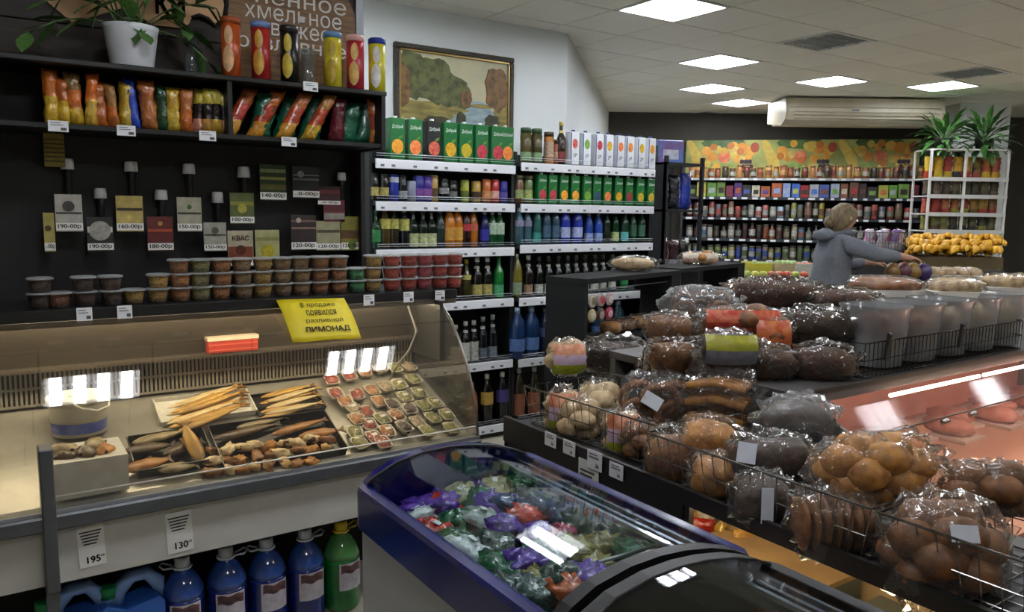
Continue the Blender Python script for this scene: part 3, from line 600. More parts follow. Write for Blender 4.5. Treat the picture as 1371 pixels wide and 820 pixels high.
# bucket
p = aty(107, 555, 3.08)
bk = thing('white_bucket', 'white plastic bucket with lid and wire handle at left in the counter', 'bucket', (p.x, 3.12, dz(3.10)+.012))
build('body', G().lathe([(.084, 0), (.094, .10), (.096, .125)], 28), M('#c8c4b8', .4, v=.15, s=8), bk)
build('blue_band', G().lathe([(.0865, .012), (.0905, .05)], 28, cap=False), M('#33459a', .35, v=.3, s=25, h2='#8a98c8'), bk)
build('lid', G().lathe([(.101, .118), (.102, .134), (.094, .139), (.088, .134), (.001, .134)], 28), M('#ddd9cc', .45), bk)
build('lid_mark', G().box(-.03, .03, -.012, .012, .134, .1355), M('#b9a98a', .5), bk)
build('handle', G().tube([(-.02, -.098, .125), (.0, -.112, .11), (.05, -.105, .095), (.088, -.07, .10), (.095, -.03, .118)], .004, 6), M('#e4e2da', .4), bk)
# white box and fish heads
p = deck(112, 655, 0); bx = tag(build('white_box', G().prism([(-.095, dz(2.76)-dz(2.80)-.004), (.115, dz(2.97)-dz(2.80)-.004), (.115, .105), (-.095, .100)], 'x', -.105, .105), M('#c9c9c6', .6, v=.15, s=20), None, (.268, 2.85, dz(2.85)+.008)), 'white cardboard box in the counter under the fish heads', 'box')
for k, (x, y, r, c) in enumerate(((85, 592, .055, 'silver'), (128, 595, .058, 'silver'), (85, 618, .045, 'dark'), (140, 612, .045, 'smoke'), (112, 606, .05, 'dark'))):
    q = aty(x, y, 2.83); col, h2 = FISHC[c]
    o = thing('smoked_fish_piece', f'smoked fish head on the white box, {["back left", "back right with open jaw", "front left", "front right golden", "dark middle"][k]}', 'fish', (q.x, 2.83+(.04 if y < 600 else -.01), .765+r*.5), group='fish heads on the white box', rz=k*1.3)
    build('head', G().ell((0, 0, 0), (r, r*.62, r*.55), 12, 8, 0, .3, 9, k), M(col, .35, v=.85, s=35, h2=h2, b=.5), o)
    build('jaw', G().ell((r*.75, 0, -.008), (r*.45, r*.35, r*.22), 9, 6, 0, .3, 9, k+5), M(h2, .4, v=.5, s=30), o)
    for s in (-1, 1): build('eye', G().ell((r*.45, s*r*.52, r*.2), (.007, .004, .007), 8, 5), M('#0c0b09', .15), o)
# pinkish reflection built as a red box on the back ledge
q = aty(312, 485, 3.262); rb = tag(build('red_reflection', G().box(-.10, .10, -.025, .025, 0, .052, bev=.004), M('#a8392c', .4), None, (q.x, 3.268, 1.0055)), 'pinkish reflection built as a red box on the fish counter ledge', 'box')
build('box_ribs', G().box(-.098, .098, -.0265, -.025, .012, .016).box(-.098, .098, -.0265, -.025, .034, .038), M('#c9685a', .4), rb); build('lid', G().box(-.102, .102, -.027, .027, .052, .066), M('#cbb9a6', .4), rb)
# packs
PK = [(444, 513, 'r'), (467, 507, 'r'), (488, 502, 'o'), (508, 497, 'w'), (528, 497, 'v'), (547, 495, 'w'), (449, 531, 'r'), (462, 542, 'o'), (478, 533, 'r'), (497, 527, 'o'), (516, 522, 'w'), (534, 519, 'v'), (553, 512, 'v'),
 (472, 551, 'w'), (490, 556, 'r'), (507, 542, 'o'), (525, 546, 'd'), (541, 536, 'v'), (560, 530, 'v'), (477, 566, 'o'), (494, 573, 'r'), (511, 565, 'v'), (530, 561, 'o'), (548, 552, 'd'), (566, 548, 'v'), (582, 544, 'v'),
 (475, 583, 'v'), (500, 590, 'r'), (518, 582, 'o'), (540, 576, 'd'), (558, 570, 'w'), (578, 564, 'v'), (597, 560, 'v'), (481, 598, 'v'), (512, 597, 'r'), (571, 582, 'v'), (603, 578, 'v')]
PK.sort(key=lambda q: q[1]); pcn = {}
PC = dict(r=('#b4402a', '#4a140c', 'red'), o=('#c88440', '#6a3816', 'orange'), v=('#98984a', '#4a4a1c', 'olive green'), w=('#c8b494', '#6c5438', 'beige'), d=('#4a2a22', '#1a0c0a', 'dark brown'))
PW, PL = .068, .088
tr_me = G().lathe([(.66, 0), (.78, .16), (.90, .2), (.9, .24), (.74, .2), (.62, .03), (.001, .03)], 20, sq=.7, sm=True).mesh('tray_dish', M('#d8d2c0', .5)); 
for v in tr_me.vertices: v.co = (v.co.x*PW*.5, v.co.y*PL*.5, v.co.z*.09)
fl_me = G().lathe([(.88, .215), (.62, .30), (.001, .34)], 20, cap=False, sq=.7).mesh('film', glassy('#ffffff', 1.8, .05, .05, .5, 60))
for v in fl_me.vertices: v.co = (v.co.x*PW*.5, v.co.y*PL*.5, v.co.z*.09)
lb_me = G().box(-.012, .012, -.008, .008, 0, .0008).mesh('sticker', M('#e2e0da', .5))
rows = {}
for k, (x, y, c) in enumerate(PK):
    p = deck(x, y, .004+.006*((k*7) % 3)); col, h2, nm = PC[c]
    pcn[c] = pcn.get(c, 0)+1
    t = thing('salad_pack', f'wrapped tray of {nm} salad, {ORD[pcn[c]-1]} {nm} one counting from the back', 'food pack', p, group='wrapped salad trays', rot=(DT, random.uniform(-.08, .08), math.radians(random.uniform(-10, 14))))
    ob('tray_dish', tr_me, t)
    g = G().ell((0, 0, .014), (PW*.40, PL*.40, .015), 12, 7, 0, .5, 12, k, .8); build('filling', g, M(col, .45, v=.9, s=70, h2=h2, b=.6), t)
    ob('film', fl_me, t)
    if k % 3 == 1: ob('sticker', lb_me, t, (0, 0, .0305), (0, 0, .2))
# ---------------------------------------------------------------- price sheets on the white panel
for (x0, y0, x1, y1, n_, lb) in ((103, 702, 142, 757, '195', 'white price sheet reading 195 on the counter panel'), (222, 683, 259, 738, '130', 'white price sheet reading 130 on the counter panel, curling')):
    a = aty(x0, y0+6, 2.73); b = aty(x1, y1-2, 2.73); w = b.x-a.x; h = a.z-b.z
    t = thing('price_sheet', lb, 'price sheet', ((a.x+b.x)/2, 2.7335, (a.z+b.z)/2), rot=(0, math.radians(-2), 0), group='price sheets on the panel')
    build('paper', G().box(-w/2, w/2, -.0015, 0, -h/2, h/2), M('#d8d7d2', .6), t); g = G()
    for q in range(5): g.box(-w*(.42-.03*q), w*(.40-.05*q), -.002, -.0015, h*(.36-q*.075)-.0025, h*(.36-q*.075)+.0025)
    build('printed_lines', g, M('#3c3a38', .6), t)
    lettering(n_, t, (w*.04, -.0022, -h*.33), h=h*.17, bold=.03); lettering('00', t, (w*.38, -.0022, -h*.28), h=h*.06, bold=.02)
# ---------------------------------------------------------------- big bottles and canisters on the floor
def big_bottle(x, liquid, clear, cap, label, y=2.86):
    p = aty(x, 760, y); t = thing('large_bottle', label, 'bottle', (p.x, y, 0), random.uniform(-.2, .2), 'five litre bottles under the counter'); r = .073
    prof = [(r*.85, 0), (r*.98, .012), (r, .03), (r*.96, .05), (r, .07), (r, .09), (r*.985, .1), (r*.985, .19), (r, .2), (r, .215)]
    build('body', G().lathe(prof, 24), liquid, t)
    build('shoulder', G().lathe([(r, .215), (r*.97, .235), (r*.82, .265), (r*.55, .295), (r*.34, .308), (r*.3, .322)], 24), clear, t)
    c = build('cap', G().lathe([(.024, .318), (.026, .325), (.0255, .352), (.022, .358)], 20), M(cap, .35), t)
    g = G(); g.tube([(.030*math.cos(a), .030*math.sin(a), .318) for a in [2*math.pi*q/14 for q in range(14)]], .0045, 6, close=True)
    sg = random.choice((-1, 1)); g.tube([(.030*sg, -.008, .320), (.062*sg, -.012, .322), (.075*sg, -.004, .332), (.066*sg, .006, .338), (.032*sg, .010, .322)], .004, 6)
    build('carry_handle', g, M(cap if cap != '#d8c02a' else '#d2ba30', .4), t)
    a0, a1 = math.radians(-128), math.radians(-42); vs = []
    for z in (.095, .205):
        for q in range(9): a = a0+(a1-a0)*q/8; vs.append(((r+.001)*math.cos(a), (r+.001)*math.sin(a), z))
    lb = build('paper_label', G().add(vs, [(q, q+1, q+10, q+9) for q in range(8)], 0, True), M('#b8b4bc', .5, v=.4, s=40, h2='#8a8288'), t)
    vs = []
    for z in (.165, .198):
        for q in range(9): a = a0+.1+(a1-a0-.2)*q/8; vs.append(((r+.0018)*math.cos(a), (r+.0018)*math.sin(a), z+.004*math.sin(q*1.4)))
    build('printed_picture', G().add(vs, [(q, q+1, q+10, q+9) for q in range(8)], 0, True), M('#5c3a38', .5, v=.8, s=60, h2='#1c1a28'), lb)
BLU = M('#0b2068', .08, v=.4, s=8, h2='#060f3a', coat=.6); BLC = M('#2a4a90', .1, v=.6, s=22, h2='#15306c', coat=.7, b=.1)
for k, x in enumerate((244, 303, 357, 409)): big_bottle(x, BLU, BLC, '#c8ccd4', f'large blue fluid bottle with white cap, {ORD[k]} from the canisters')
big_bottle(457, M('#0f6a24', .08, v=.4, s=10, h2='#0a4418', coat=.6), M('#4f8c4c', .1, v=.5, s=20, h2='#2f6c38', coat=.7), '#d8c02a', 'large green fluid bottle with yellow cap under the counter')
def canister(x, label):
    p = aty(x, 800, 2.86); t = thing('canister', label, 'canister', (p.x, 2.86, 0), random.uniform(-.1, .1), 'blue canisters under the counter'); w = .10
    CB = M('#2f62b4', .3, v=.25, s=7, h2='#1c4a98')
    build('body', G().prism([(-w, .01), (-w+.01, 0), (w-.01, 0), (w, .01), (w, .235), (w-.02, .255), (-.02, .235), (-w+.02, .262), (-w, .25)], 'y', -.06, .06), CB, t)
    build('grip', G().tube([(-.05, 0, .235), (-.035, 0, .285), (.005, 0, .325), (.055, 0, .325), (.090, 0, .285), (.092, 0, .225)], [.026, .026, .024, .024, .026, .026], 12), M('#7f9fd0', .3, v=.3, s=9, h2='#5c84c0'), t)
    build('neck', G().lathe([(.026, .25), (.024, .275)], 16, c=(-.068, 0, 0)), M('#6f96cf', .3), t)
    build('cap', G().lathe([(.030, .272), (.030, .305), (.026, .309)], 18, c=(-.068, 0, 0)), M('#1f8a4c', .4), t)
    build('paper_label', G().prism([(-.075, .02), (.06, .02), (.085, .165), (-.075, .135)], 'y', -.0615, -.06), M('#c2c8dc', .5), t)
    build('printed_lines', G().box(-.055, .04, -.0622, -.0615, .10, .118).box(-.055, .03, -.0622, -.0615, .07, .08), M('#23263c', .5), t)
canister(92, 'blue plastic canister with green cap cut by the left edge'); canister(174, 'blue plastic canister with green cap next to the first bottle'); 
# ================================================================ DRINKS SHELVING
SHW = M('#e6e8ec', .35); DARK = M('#16181a', .5)
def label_patch(r, z0, z1, a0, a1, n=8):
    vs = []
    for z in (z0, z1):
        for q in range(n+1): a = a0+(a1-a0)*q/n; vs.append((r*math.cos(a), r*math.sin(a), z))
    return G().add(vs, [(q, q+1, q+n+2, q+n+1) for q in range(n)], 0, True)
SHAPES = {  # radius shares by height share: body outline of each kind
 'pet': [(.88, 0), (1, .03), (.97, .30), (1, .34), (1, .58), (.85, .72), (.5, .86), (.32, .92), (.32, .95)],
 'glass': [(.95, 0), (1, .02), (1, .56), (.85, .64), (.45, .74), (.38, .88), (.40, .94)],
 'water': [(.92, 0), (1, .03), (.94, .12), (1, .2), (.94, .3), (1, .4), (1, .62), (.8, .76), (.4, .9), (.34, .95)],
 'jar': [(.95, 0), (1, .03), (1, .80), (.86, .87), (.86, .90)],
 'can': [(.85, 0), (1, .04), (1, .93), (.84, .985)]}
def product(kind, r, h, body, cap, lab, name, label, cat, loc, group, band=(.18, .5), top=None, text=None, rough=.12, tc='#1c1a18', rz=0):
    key = (kind, r, h, body)
    me = cm(key, lambda: G().lathe([(a*r, b*h) for a, b in SHAPES[kind]], 14).mesh(name, M(body, rough, v=.25, s=25, coat=.3)))
    o = ob(name, me, None, loc, (0, 0, rz)); tag(o, label, cat, group)
    cz = SHAPES[kind][-1]; cr = cz[0]*r*1.12; z0 = cz[1]*h
    if kind == 'can': ob('lid', cm(('canlid', r, h), lambda: G().lathe([(r*.84, h*.985), (r*.80, h), (r*.74, h*.985)], 14).mesh('lid', M('#b4b6b8', .25, m=.9))), o)
    else: ob('cap', cm(('cap', kind, r, h, cap), lambda: G().lathe([(cr, z0-.012*h/.3), (cr, h), (cr*.9, h+.003)], 12).mesh('cap', M(cap, .4))), o)
    if lab:
        ob('paper_label', cm(('lab', kind, r, h, lab, band), lambda: label_patch(r*1.015, h*band[0], h*band[1], -math.pi*1.05, -.0+.15, 10).mesh('paper_label', M(lab, .45, v=.5, s=70, h2='#4a4a44' if lab > '#8' else None))), o)
    if top:
        tcx = [x for x in SHAPES[kind] if x[1] > .6][0]
        ob('neck_label', cm(('neck', kind, r, h, top), lambda: G().lathe([(r*.56, h*.80), (r*.42, h*.865)] if kind != 'glass' else [(r*.52, h*.735), (r*.44, h*.80)], 12, cap=False).mesh('neck_label', M(top, .45))), o)
    if text: lettering(text, o, (0, -r*1.06, h*(band[0]+band[1])/2), h=h*.08, col=tc, bold=.01)
    return o
def disc(r, n=14, sq=1.0): return [(r*math.cos(2*math.pi*j/n), sq*r*math.sin(2*math.pi*j/n)) for j in range(n)]
def carton(w, d, h, col, side, fruit, label, loc, group, text, white=False, fs=1.15):
    o = ob('juice_carton', cm(('ct', w, d, h, col, side), lambda: G().box(-w/2, w/2, -d/2, d/2, 0, h*.965, 0, .003).mesh('juice_carton', M(col, .35, v=.2, s=18, h2=side))), None, loc); tag(o, label, 'juice carton', group)
    ob('cap', cm(('ctc', white), lambda: G().lathe([(.014, 0), (.014, .012), (.012, .014)], 12).mesh('cap', M('#e8e8e6' if not white else '#1e3a78', .4))), o, (0, -d*.12, h*.965))
    f1, f2 = fruit; zc = h*(.30 if not white else .62); r = w*(.40 if not white else .30)
    ob('printed_fruit', cm(('fr', f1, f2, w, h), lambda: G().prism(disc(r, 16, fs if not white else 1.5), 'y', -.001, 0).mesh('printed_fruit', M(f1, .4, v=.7, s=45, h2=f2))), o, (0, -d/2-.0006, zc))
    if white:
        ob('blue_edge', cm(('be', w, h), lambda: G().box(-w/2, -w*.40, -.001, 0, h*.02, h*.93).mesh('blue_edge', M('#2a4c8c', .4))), o, (0, -d/2-.0005, 0))
        lettering('J7', o, (0, -d/2-.003, h*.27), w=w*.42, h=h*.11, col='#17171c', bold=.02)
    else:
        lettering(text, o, (0, -d/2-.003, h*.76), w=w*.76, h=h*.11, col='#e8f0e8', bold=.02)
        if f1 != 'x': ob('printed_leaf', cm(('lf', w), lambda: G().prism([(0, 0), (w*.3, w*.12), (w*.36, w*.3), (w*.08, w*.2)], 'y', -.001, 0).mesh('printed_leaf', M('#5a8a2c', .4))), o, (w*.02, -d/2-.0002, h*.46))
    return o
FY = 4.50
def gondola(x0, x1, zs, label):
    t = thing('drinks_shelving', label, 'shelving', (x0, FY, 0)); W_ = x1-x0
    build('back_panel', G().box(0, W_, .30, .32, 0, 2.0), DARK, t)
    for x in (-.022, W_+.002): build('upright', G().box(x, x+.02, .05, .34, 0, 2.0), DARK, t)
    for k, z in enumerate(zs):
        s = build('shelf', G().box(.0, W_, .012, .30, z-.03, z), M('#3a3d40', .5), t)
        build('price_rail', G().box(.0, W_, -.004, .010, z-.062, z-.004, bev=.003), SHW, s)
        g = G(); n = int(W_/.075)
        for q in range(n):
            if (q*7+k*3) % 5 < 3: g.box(.03+q*.075, .055+q*.075, -.0055, -.004, z-.05, z-.036)
        tag(build('price_marks', g, M('#6c7076', .5), s), kind='stuff')
        build('guard_wire', G().tube([(.005, .0, z+.03), (W_-.005, .0, z+.03)], .0025, 5), M('#c8ccd0', .3, m=.6), s)
        build('guard_wire', G().tube([(.005, .0, z+.016), (W_-.005, .0, z+.016)], .0015, 5), M('#c8ccd0', .3, m=.6), s)
    build('base', G().box(0, W_, .03, .30, 0, .04), DARK, t)
Z1 = [.10, .555, .99, 1.345, 1.645, 1.905]; Z2 = [.10, .545, .985, 1.36, 1.645, 1.93]
gondola(2.055, 3.095, Z1, 'left white-edged drinks shelving unit under the painting'); gondola(3.145, 4.42, Z2, 'right white-edged drinks shelving unit at the wall corner')
NM = ['bottom shelf', 'fifth shelf', 'fourth shelf', 'third shelf', 'second shelf', 'top shelf']
def sx(px, z, y=FY+.06): 
    d = ray(px, 0); # px column at height z on plane y
    lo, hi = -400, 1200
    for _ in range(40):
        mid = (lo+hi)/2
        if aty(px, mid, y).z > z: lo = mid
        else: hi = mid
    return aty(px, lo, y).x
GRN = ('#14672f', '#0e4f24')
FR = {'orange': ('#e08a1c', '#f0b840'), 'peach': ('#d9602a', '#f0a860'), 'tomato': ('#b83a2c', '#e08a6a'), 'mango': ('#d9b01c', '#b8541c'), 'multifruit': ('#c9a41c', '#7a9a20'), 'cherry': ('#a81c2c', '#d85a6a'), 'grapefruit': ('#d86a2c', '#e8b04a'), 'apple': ('#7aa83a', '#3c7a24'), 'grape': ('#2a3a5c', '#4c6a8c'), 'pineapple': ('#d0b02c', '#a87a1c'), 'berry': ('#7c1c2c', '#a84a2c')}
L1 = 'left drinks unit'; L2 = 'right drinks unit'
for k, (x, f) in enumerate(((529, 'orange'), (553, 'peach'), (578, 'tomato'), (600, 'mango'), (621, 'multifruit'), (642, 'cherry'), (663, 'cherry'), (685, 'grapefruit'))):
    g = GRN if f != 'tomato' else ('#1c1c1a', '#101010')
    x_ = min(sx(x, 2.0), 3.095-.05) if k == 7 else sx(x, 2.0)
    carton(.100, .09, .262, g[0], g[1], FR[f], f'large {"dark" if f == "tomato" else "green"} juice carton with {f} picture, {ORD[k]} from left, {L1}, top shelf', (x_, FY+.07, Z1[5]+.0005), 'large juice cartons', 'Добрый')
def row(items, z, unit, shelf, y=FY+.06, group=None):
    for k, it in enumerate(items):
        px, kind, r, h, body, cap, lab, desc = it[:8]; kw = it[8] if len(it) > 8 else {}
        cat = 'can' if kind == 'can' else ('jar' if kind == 'jar' else 'bottle')
        nm = {'can': 'drink_can', 'jar': 'glass_jar'}.get(kind, 'drink_bottle')
        product(kind, r, h, body, cap, lab, nm, f'{desc}, {ORD[k]} from left, {unit}, {shelf}', cat, (sx(px, z+h*.4, y), y+random.uniform(-.008, .01), z+.0005), group or f'{shelf} of {unit}', **kw)
row([(501, 'can', .032, .165, '#1c1b16', 0, '#b0a458', 'black and yellow tall can'), (514, 'can', .032, .165, '#1c1b16', 0, '#a89c50', 'second black and yellow can'), (527, 'can', .033, .165, '#27379a', 0, '#c2c8d8', 'blue energy can', dict(band=(.7, .9))), (539, 'can', .033, .16, '#141416', 0, '#8a8e90', 'black can with silver label', dict(band=(.1, .4))),
     (551, 'can', .034, .13, '#8a90a4', 0, None, 'silver can'), (560, 'can', .036, .165, '#2a2c80', 0, '#6a3a8a', 'blue and purple can'), (571, 'can', .036, .165, '#3a2a7c', 0, '#7c4a8c', 'violet can'), (581, 'can', .033, .172, '#a88a4c', 0, '#4c3818', 'gold can with dark picture'),
     (594, 'can', .033, .15, '#101011', 0, '#8c8c8c', 'black can with pale letter', dict(band=(.35, .6))), (606, 'can', .033, .14, '#161817', 0, '#6c6e6a', 'black can'), (623, 'can', .030, .15, '#98a034', 0, '#5a6a24', 'yellow-green can'), (638, 'can', .033, .145, '#a88a40', 0, '#3c2a1a', 'tan and brown can'),
     (651, 'can', .033, .16, '#b06028', 0, '#c8844c', 'orange can'), (662, 'can', .031, .16, '#a82a20', 0, '#d0a090', 'red can'), (673, 'can', .031, .15, '#2c2c86', 0, '#5a4a9a', 'dark blue can')], Z1[4], L1, NM[4], group='cans on the left drinks unit')
row([(503, 'glass', .034, .24, '#0d3a1e', '#1c5a34', '#2c7a44', 'dark green bottle'), (515, 'pet', .036, .25, '#4a3a14', '#7a1c1c', '#b8b04c', 'bottle with yellow label', dict(band=(.5, .75))), (527, 'pet', .036, .25, '#2c2a18', '#7a1c1c', '#b4b058', 'dark bottle with yellow-green label', dict(band=(.5, .75))), (541, 'pet', .036, .25, '#1a1824', '#c8c8c8', '#b8b45a', 'bottle with yellow label and pale cap', dict(band=(.45, .75))),
     (552, 'glass', .037, .25, '#0e1a12', '#22302a', '#a8b078', 'dark bottle with pale green label', dict(band=(.04, .38))), (565, 'glass', .037, .25, '#0e1a12', '#22302a', '#b0b884', 'dark bottle with white-green label', dict(band=(.04, .38))), (577, 'glass', .037, .25, '#0e1a12', '#22302a', '#b4bc8c', 'dark bottle with pale green label', dict(band=(.04, .38))), (589, 'pet', .036, .25, '#25302f', '#8a9090', '#4c5654', 'smoky clear bottle', dict(band=(.5, .6))),
     (601, 'pet', .040, .27, '#b06a1e', '#a83a1c', '#c88c2c', 'orange soda bottle'), (613, 'pet', .040, .27, '#b86e1e', '#c8c4b8', '#c8902c', 'orange soda bottle'), (624, 'pet', .036, .26, '#2a0f0c', '#b01c1c', '#b02430', 'cola bottle with red label', dict(band=(.42, .6))), (634, 'pet', .036, .26, '#a8641e', '#c03a1c', '#b85030', 'orange bottle with red label', dict(band=(.42, .6))),
     (648, 'pet', .034, .24, '#1c1c58', '#c8ccd8', '#2c2c90', 'dark blue bottle'), (658, 'pet', .036, .24, '#0f4a24', '#c8ccd0', '#a8c0a8', 'green bottle with white label', dict(band=(.35, .68))), (668, 'pet', .036, .24, '#0f4a24', '#c8ccd0', '#a8c0a8', 'green bottle with white label', dict(band=(.35, .68)))], Z1[3], L1, NM[3], group='bottles on the third shelf left')
row([(600, 'glass', .036, .27, '#1c150e', '#24201a', None, 'dark brown bottle'), (612, 'glass', .036, .27, '#1c150e', '#24201a', None, 'dark bottle'), (625, 'glass', .034, .27, '#3a3414', '#8c8020', '#b0a858', 'bottle with yellow neck', dict(band=(.5, .62))), (639, 'glass', .038, .28, '#14130f', '#c4c4c0', '#a89c50', 'dark bottle with cream label', dict(band=(.08, .35), top='#c0beb4')), (652, 'glass', .038, .28, '#14130f', '#c4c4c0', '#a8a058', 'dark bottle with cream label', dict(band=(.08, .35), top='#c0beb4')), (667, 'glass', .038, .30, '#14702c', '#1c5a2c', '#4aa870', 'bright green bottle', dict(band=(.02, .3)))], Z1[2], L1, NM[2])
row([(610, 'glass', .034, .26, '#12110f', '#b8b8b4', '#b0b0a8', 'dark bottle with white label', dict(band=(.05, .45), top='#b8b8b0')), (623, 'glass', .034, .28, '#151312', '#c0bfba', '#c0c0b8', 'dark bottle with tall white label', dict(band=(.03, .5), top='#c0bfba')), (635, 'glass', .034, .28, '#151312', '#c0bfba', '#bcbab0', 'dark bottle with white and gold label', dict(band=(.03, .5), top='#c0bfba')), (647, 'glass', .036, .30, '#12141a', '#8a8e92', '#5c6670', 'dark bottle with grey label', dict(band=(.05, .3), top='#b4b6b8')), (660, 'glass', .036, .31, '#12141a', '#8a8e92', '#70787e', 'dark bottle with grey label', dict(band=(.05, .3), top='#b4b6b8'))], Z1[1], L1, NM[1])
row([(632, 'pet', .042, .30, '#8a4a18', '#a84a20', '#9a5a20', 'amber bottle'), (651, 'pet', .046, .35, '#100c0a', '#c0bca8', '#a8842c', 'black bottle with gold label', dict(band=(.4, .66))), (672, 'pet', .046, .35, '#120e10', '#c0bca8', '#3c3470', 'black bottle with violet label', dict(band=(.4, .66)))], Z1[0], L1, NM[0])
# right unit
row([(703, 'jar', .040, .235, '#4c4420', '#2c4a2c', '#7c9a70', 'tall pickle jar with green lid', dict(band=(.04, .3))), (718, 'jar', .040, .235, '#443e1e', '#2c4a2c', '#7c9a70', 'tall pickle jar with green lid', dict(band=(.04, .3))), (735, 'jar', .038, .22, '#a8703a', '#3c2a1c', '#b89a80', 'amber compote jar', dict(band=(.2, .7))), (744, 'jar', .028, .17, '#8a4a30', '#2a201c', '#b08a70', 'small amber jar'), (750, 'glass', .034, .30, '#2c1c14', '#b09a50', '#7c2c28', 'tall dark bottle with gold neck', dict(band=(.05, .3), top='#b8a458'))], Z2[5], L2, NM[5], group='jars on the right drinks unit')
for k, (x, f) in enumerate(((765, 'tomato'), (781, 'apple'), (798, 'cherry'), (811, 'mango'), (826, 'peach'), (839, 'grapefruit'), (854, 'pineapple'), (868, 'orange'))):
    carton(.078, .065, .245, '#dfe3e6', '#c8d0d8', FR[f], f'white juice carton with {f} picture, {ORD[k]} from left, {L2}, top shelf', (sx(x, 2.05), FY+.05, Z2[5]+.0005), 'white juice cartons', 'J7', True)
row([(694, 'jar', .034, .19, '#5c3a20', '#4a4a2c', '#8a9a5c', 'small striped jar'), (706, 'jar', .034, .19, '#48602c', '#4a4a2c', '#a0b060', 'small green jar')], Z2[4], L2, NM[4])
for k, (x, f) in enumerate(((722, 'cherry'), (736, 'cherry'), (751, 'orange'), (766, 'orange'), (782, 'apple'), (795, 'grape'), (809, 'peach'), (824, 'mango'), (838, 'berry'), (853, 'pineapple'), (867, 'pineapple'))):
    carton(.076, .065, .215, *GRN, FR[f], f'small green juice carton with {f} picture, {ORD[k]} from left, {L2}, second shelf', (sx(x, 1.75), FY+.05, Z2[4]+.0005), 'small green juice cartons', 'Добрый')
WB = '#1f3f5c'
row([(694, 'water', .036, .25, '#3a5a66', '#c8d0d8', '#8c8cae', 'clear water bottle with pink label', dict(band=(.5, .66))), (706, 'water', .036, .25, '#3a5a66', '#c8d0d8', '#8c8cae', 'clear water bottle with pink label', dict(band=(.5, .66))), (718, 'water', .034, .27, '#1f5a58', '#2a7a74', '#2c8a80', 'teal water bottle', dict(band=(.05, .3))), (731, 'water', .036, .26, '#2c4a5c', '#b8c4cc', '#3c5a70', 'clear blue water bottle'), (743, 'water', .036, .26, '#2c4a5c', '#b8c4cc', '#3c5a70', 'clear blue water bottle'),
     (756, 'water', .044, .27, '#22349a', '#2c3ca0', '#a8b4e0', 'bright blue water bottle', dict(band=(.16, .44))), (773, 'water', .044, .27, '#22349a', '#2c3ca0', '#a8b4e0', 'bright blue water bottle', dict(band=(.16, .44))), (788, 'water', .036, .22, '#22449a', '#c0c8d8', '#8ca0d0', 'small blue water bottle', dict(band=(.08, .34))), (801, 'water', .036, .22, '#22449a', '#c0c8d8', '#8ca0d0', 'small blue water bottle', dict(band=(.08, .34))), (812, 'glass', .034, .27, '#0f2418', '#1c1c1c', None, 'dark mineral water bottle'), (824, 'glass', .034, .27, '#123a24', '#c0c4c0', '#a8b878', 'green mineral water bottle with round label', dict(band=(.05, .3))), (835, 'glass', .034, .27, '#123a2c', '#c0c4c0', '#5ab0b0', 'green mineral water bottle with aqua label', dict(band=(.05, .3))), (847, 'glass', .034, .27, '#14402c', '#c8ccc8', '#2c5a40', 'green mineral water bottle'), (859, 'glass', .034, .27, '#14402c', '#2c5a40', '#3c6a58', 'dark green mineral water bottle')], Z2[3], L2, NM[3], group='water bottles on the right drinks unit')
row([(692, 'pet', .040, .30, '#6a6420', '#a8b0a0', '#7c8c70', 'yellow-green soda bottle', dict(band=(.06, .35))), (707, 'glass', .036, .29, '#1c1512', '#b8bcb8', '#8a6a50', 'brown bottle with tan label', dict(band=(.06, .3), top='#a8a8a4'))]+[(722+k*12.2, 'glass', .034, .28, '#0f130f', '#3c423c', '#b0b4a8', 'dark beer bottle with round white label', dict(band=(.06, .3), top='#aeb2aa')) for k in range(9)]+[(835, 'glass', .036, .28, '#145a2c', '#2c6a3c', '#2c8a4c', 'green bottle')], Z2[2], L2, NM[2], group='beer bottles on the right drinks unit')
row([(691, 'water', .062, .36, '#16335c', '#9ab0c8', '#5a7ab0', 'large blue water bottle', dict(band=(.15, .4))), (711, 'water', .062, .36, '#16335c', '#9ab0c8', '#5a7ab0', 'large blue water bottle', dict(band=(.15, .4))), (731, 'water', .056, .34, '#1c2c48', '#7c8ca0', '#3c4c70', 'large dark water bottle', dict(band=(.4, .6))), (752, 'water', .056, .34, '#1c2038', '#9c9ca8', '#4a3c60', 'large dark violet bottle'), (775, 'water', .06, .36, '#16335c', '#9ab0c8', '#5a7ab0', 'large blue water bottle'), (800, 'water', .06, .36, '#14304c', '#9ab0c8', '#4a6a9c', 'large blue water bottle'), (825, 'water', .06, .36, '#143a44', '#9ab0c8', '#3c6a70', 'large teal water bottle')], Z2[1], L2, NM[1])
row([(695, 'pet', .048, .36, '#2c2416', '#9c9c90', '#8c4a2c', 'soda bottle with red and green label', dict(band=(.05, .5))), (714, 'pet', .048, .36, '#2c2416', '#9c9c90', '#944c2c', 'soda bottle with red and green label', dict(band=(.05, .5))), (735, 'pet', .048, .35, '#1c1612', '#8c8c80', '#7a3a24', 'dark soda bottle with red label', dict(band=(.05, .5)))], Z2[0], L2, NM[0])
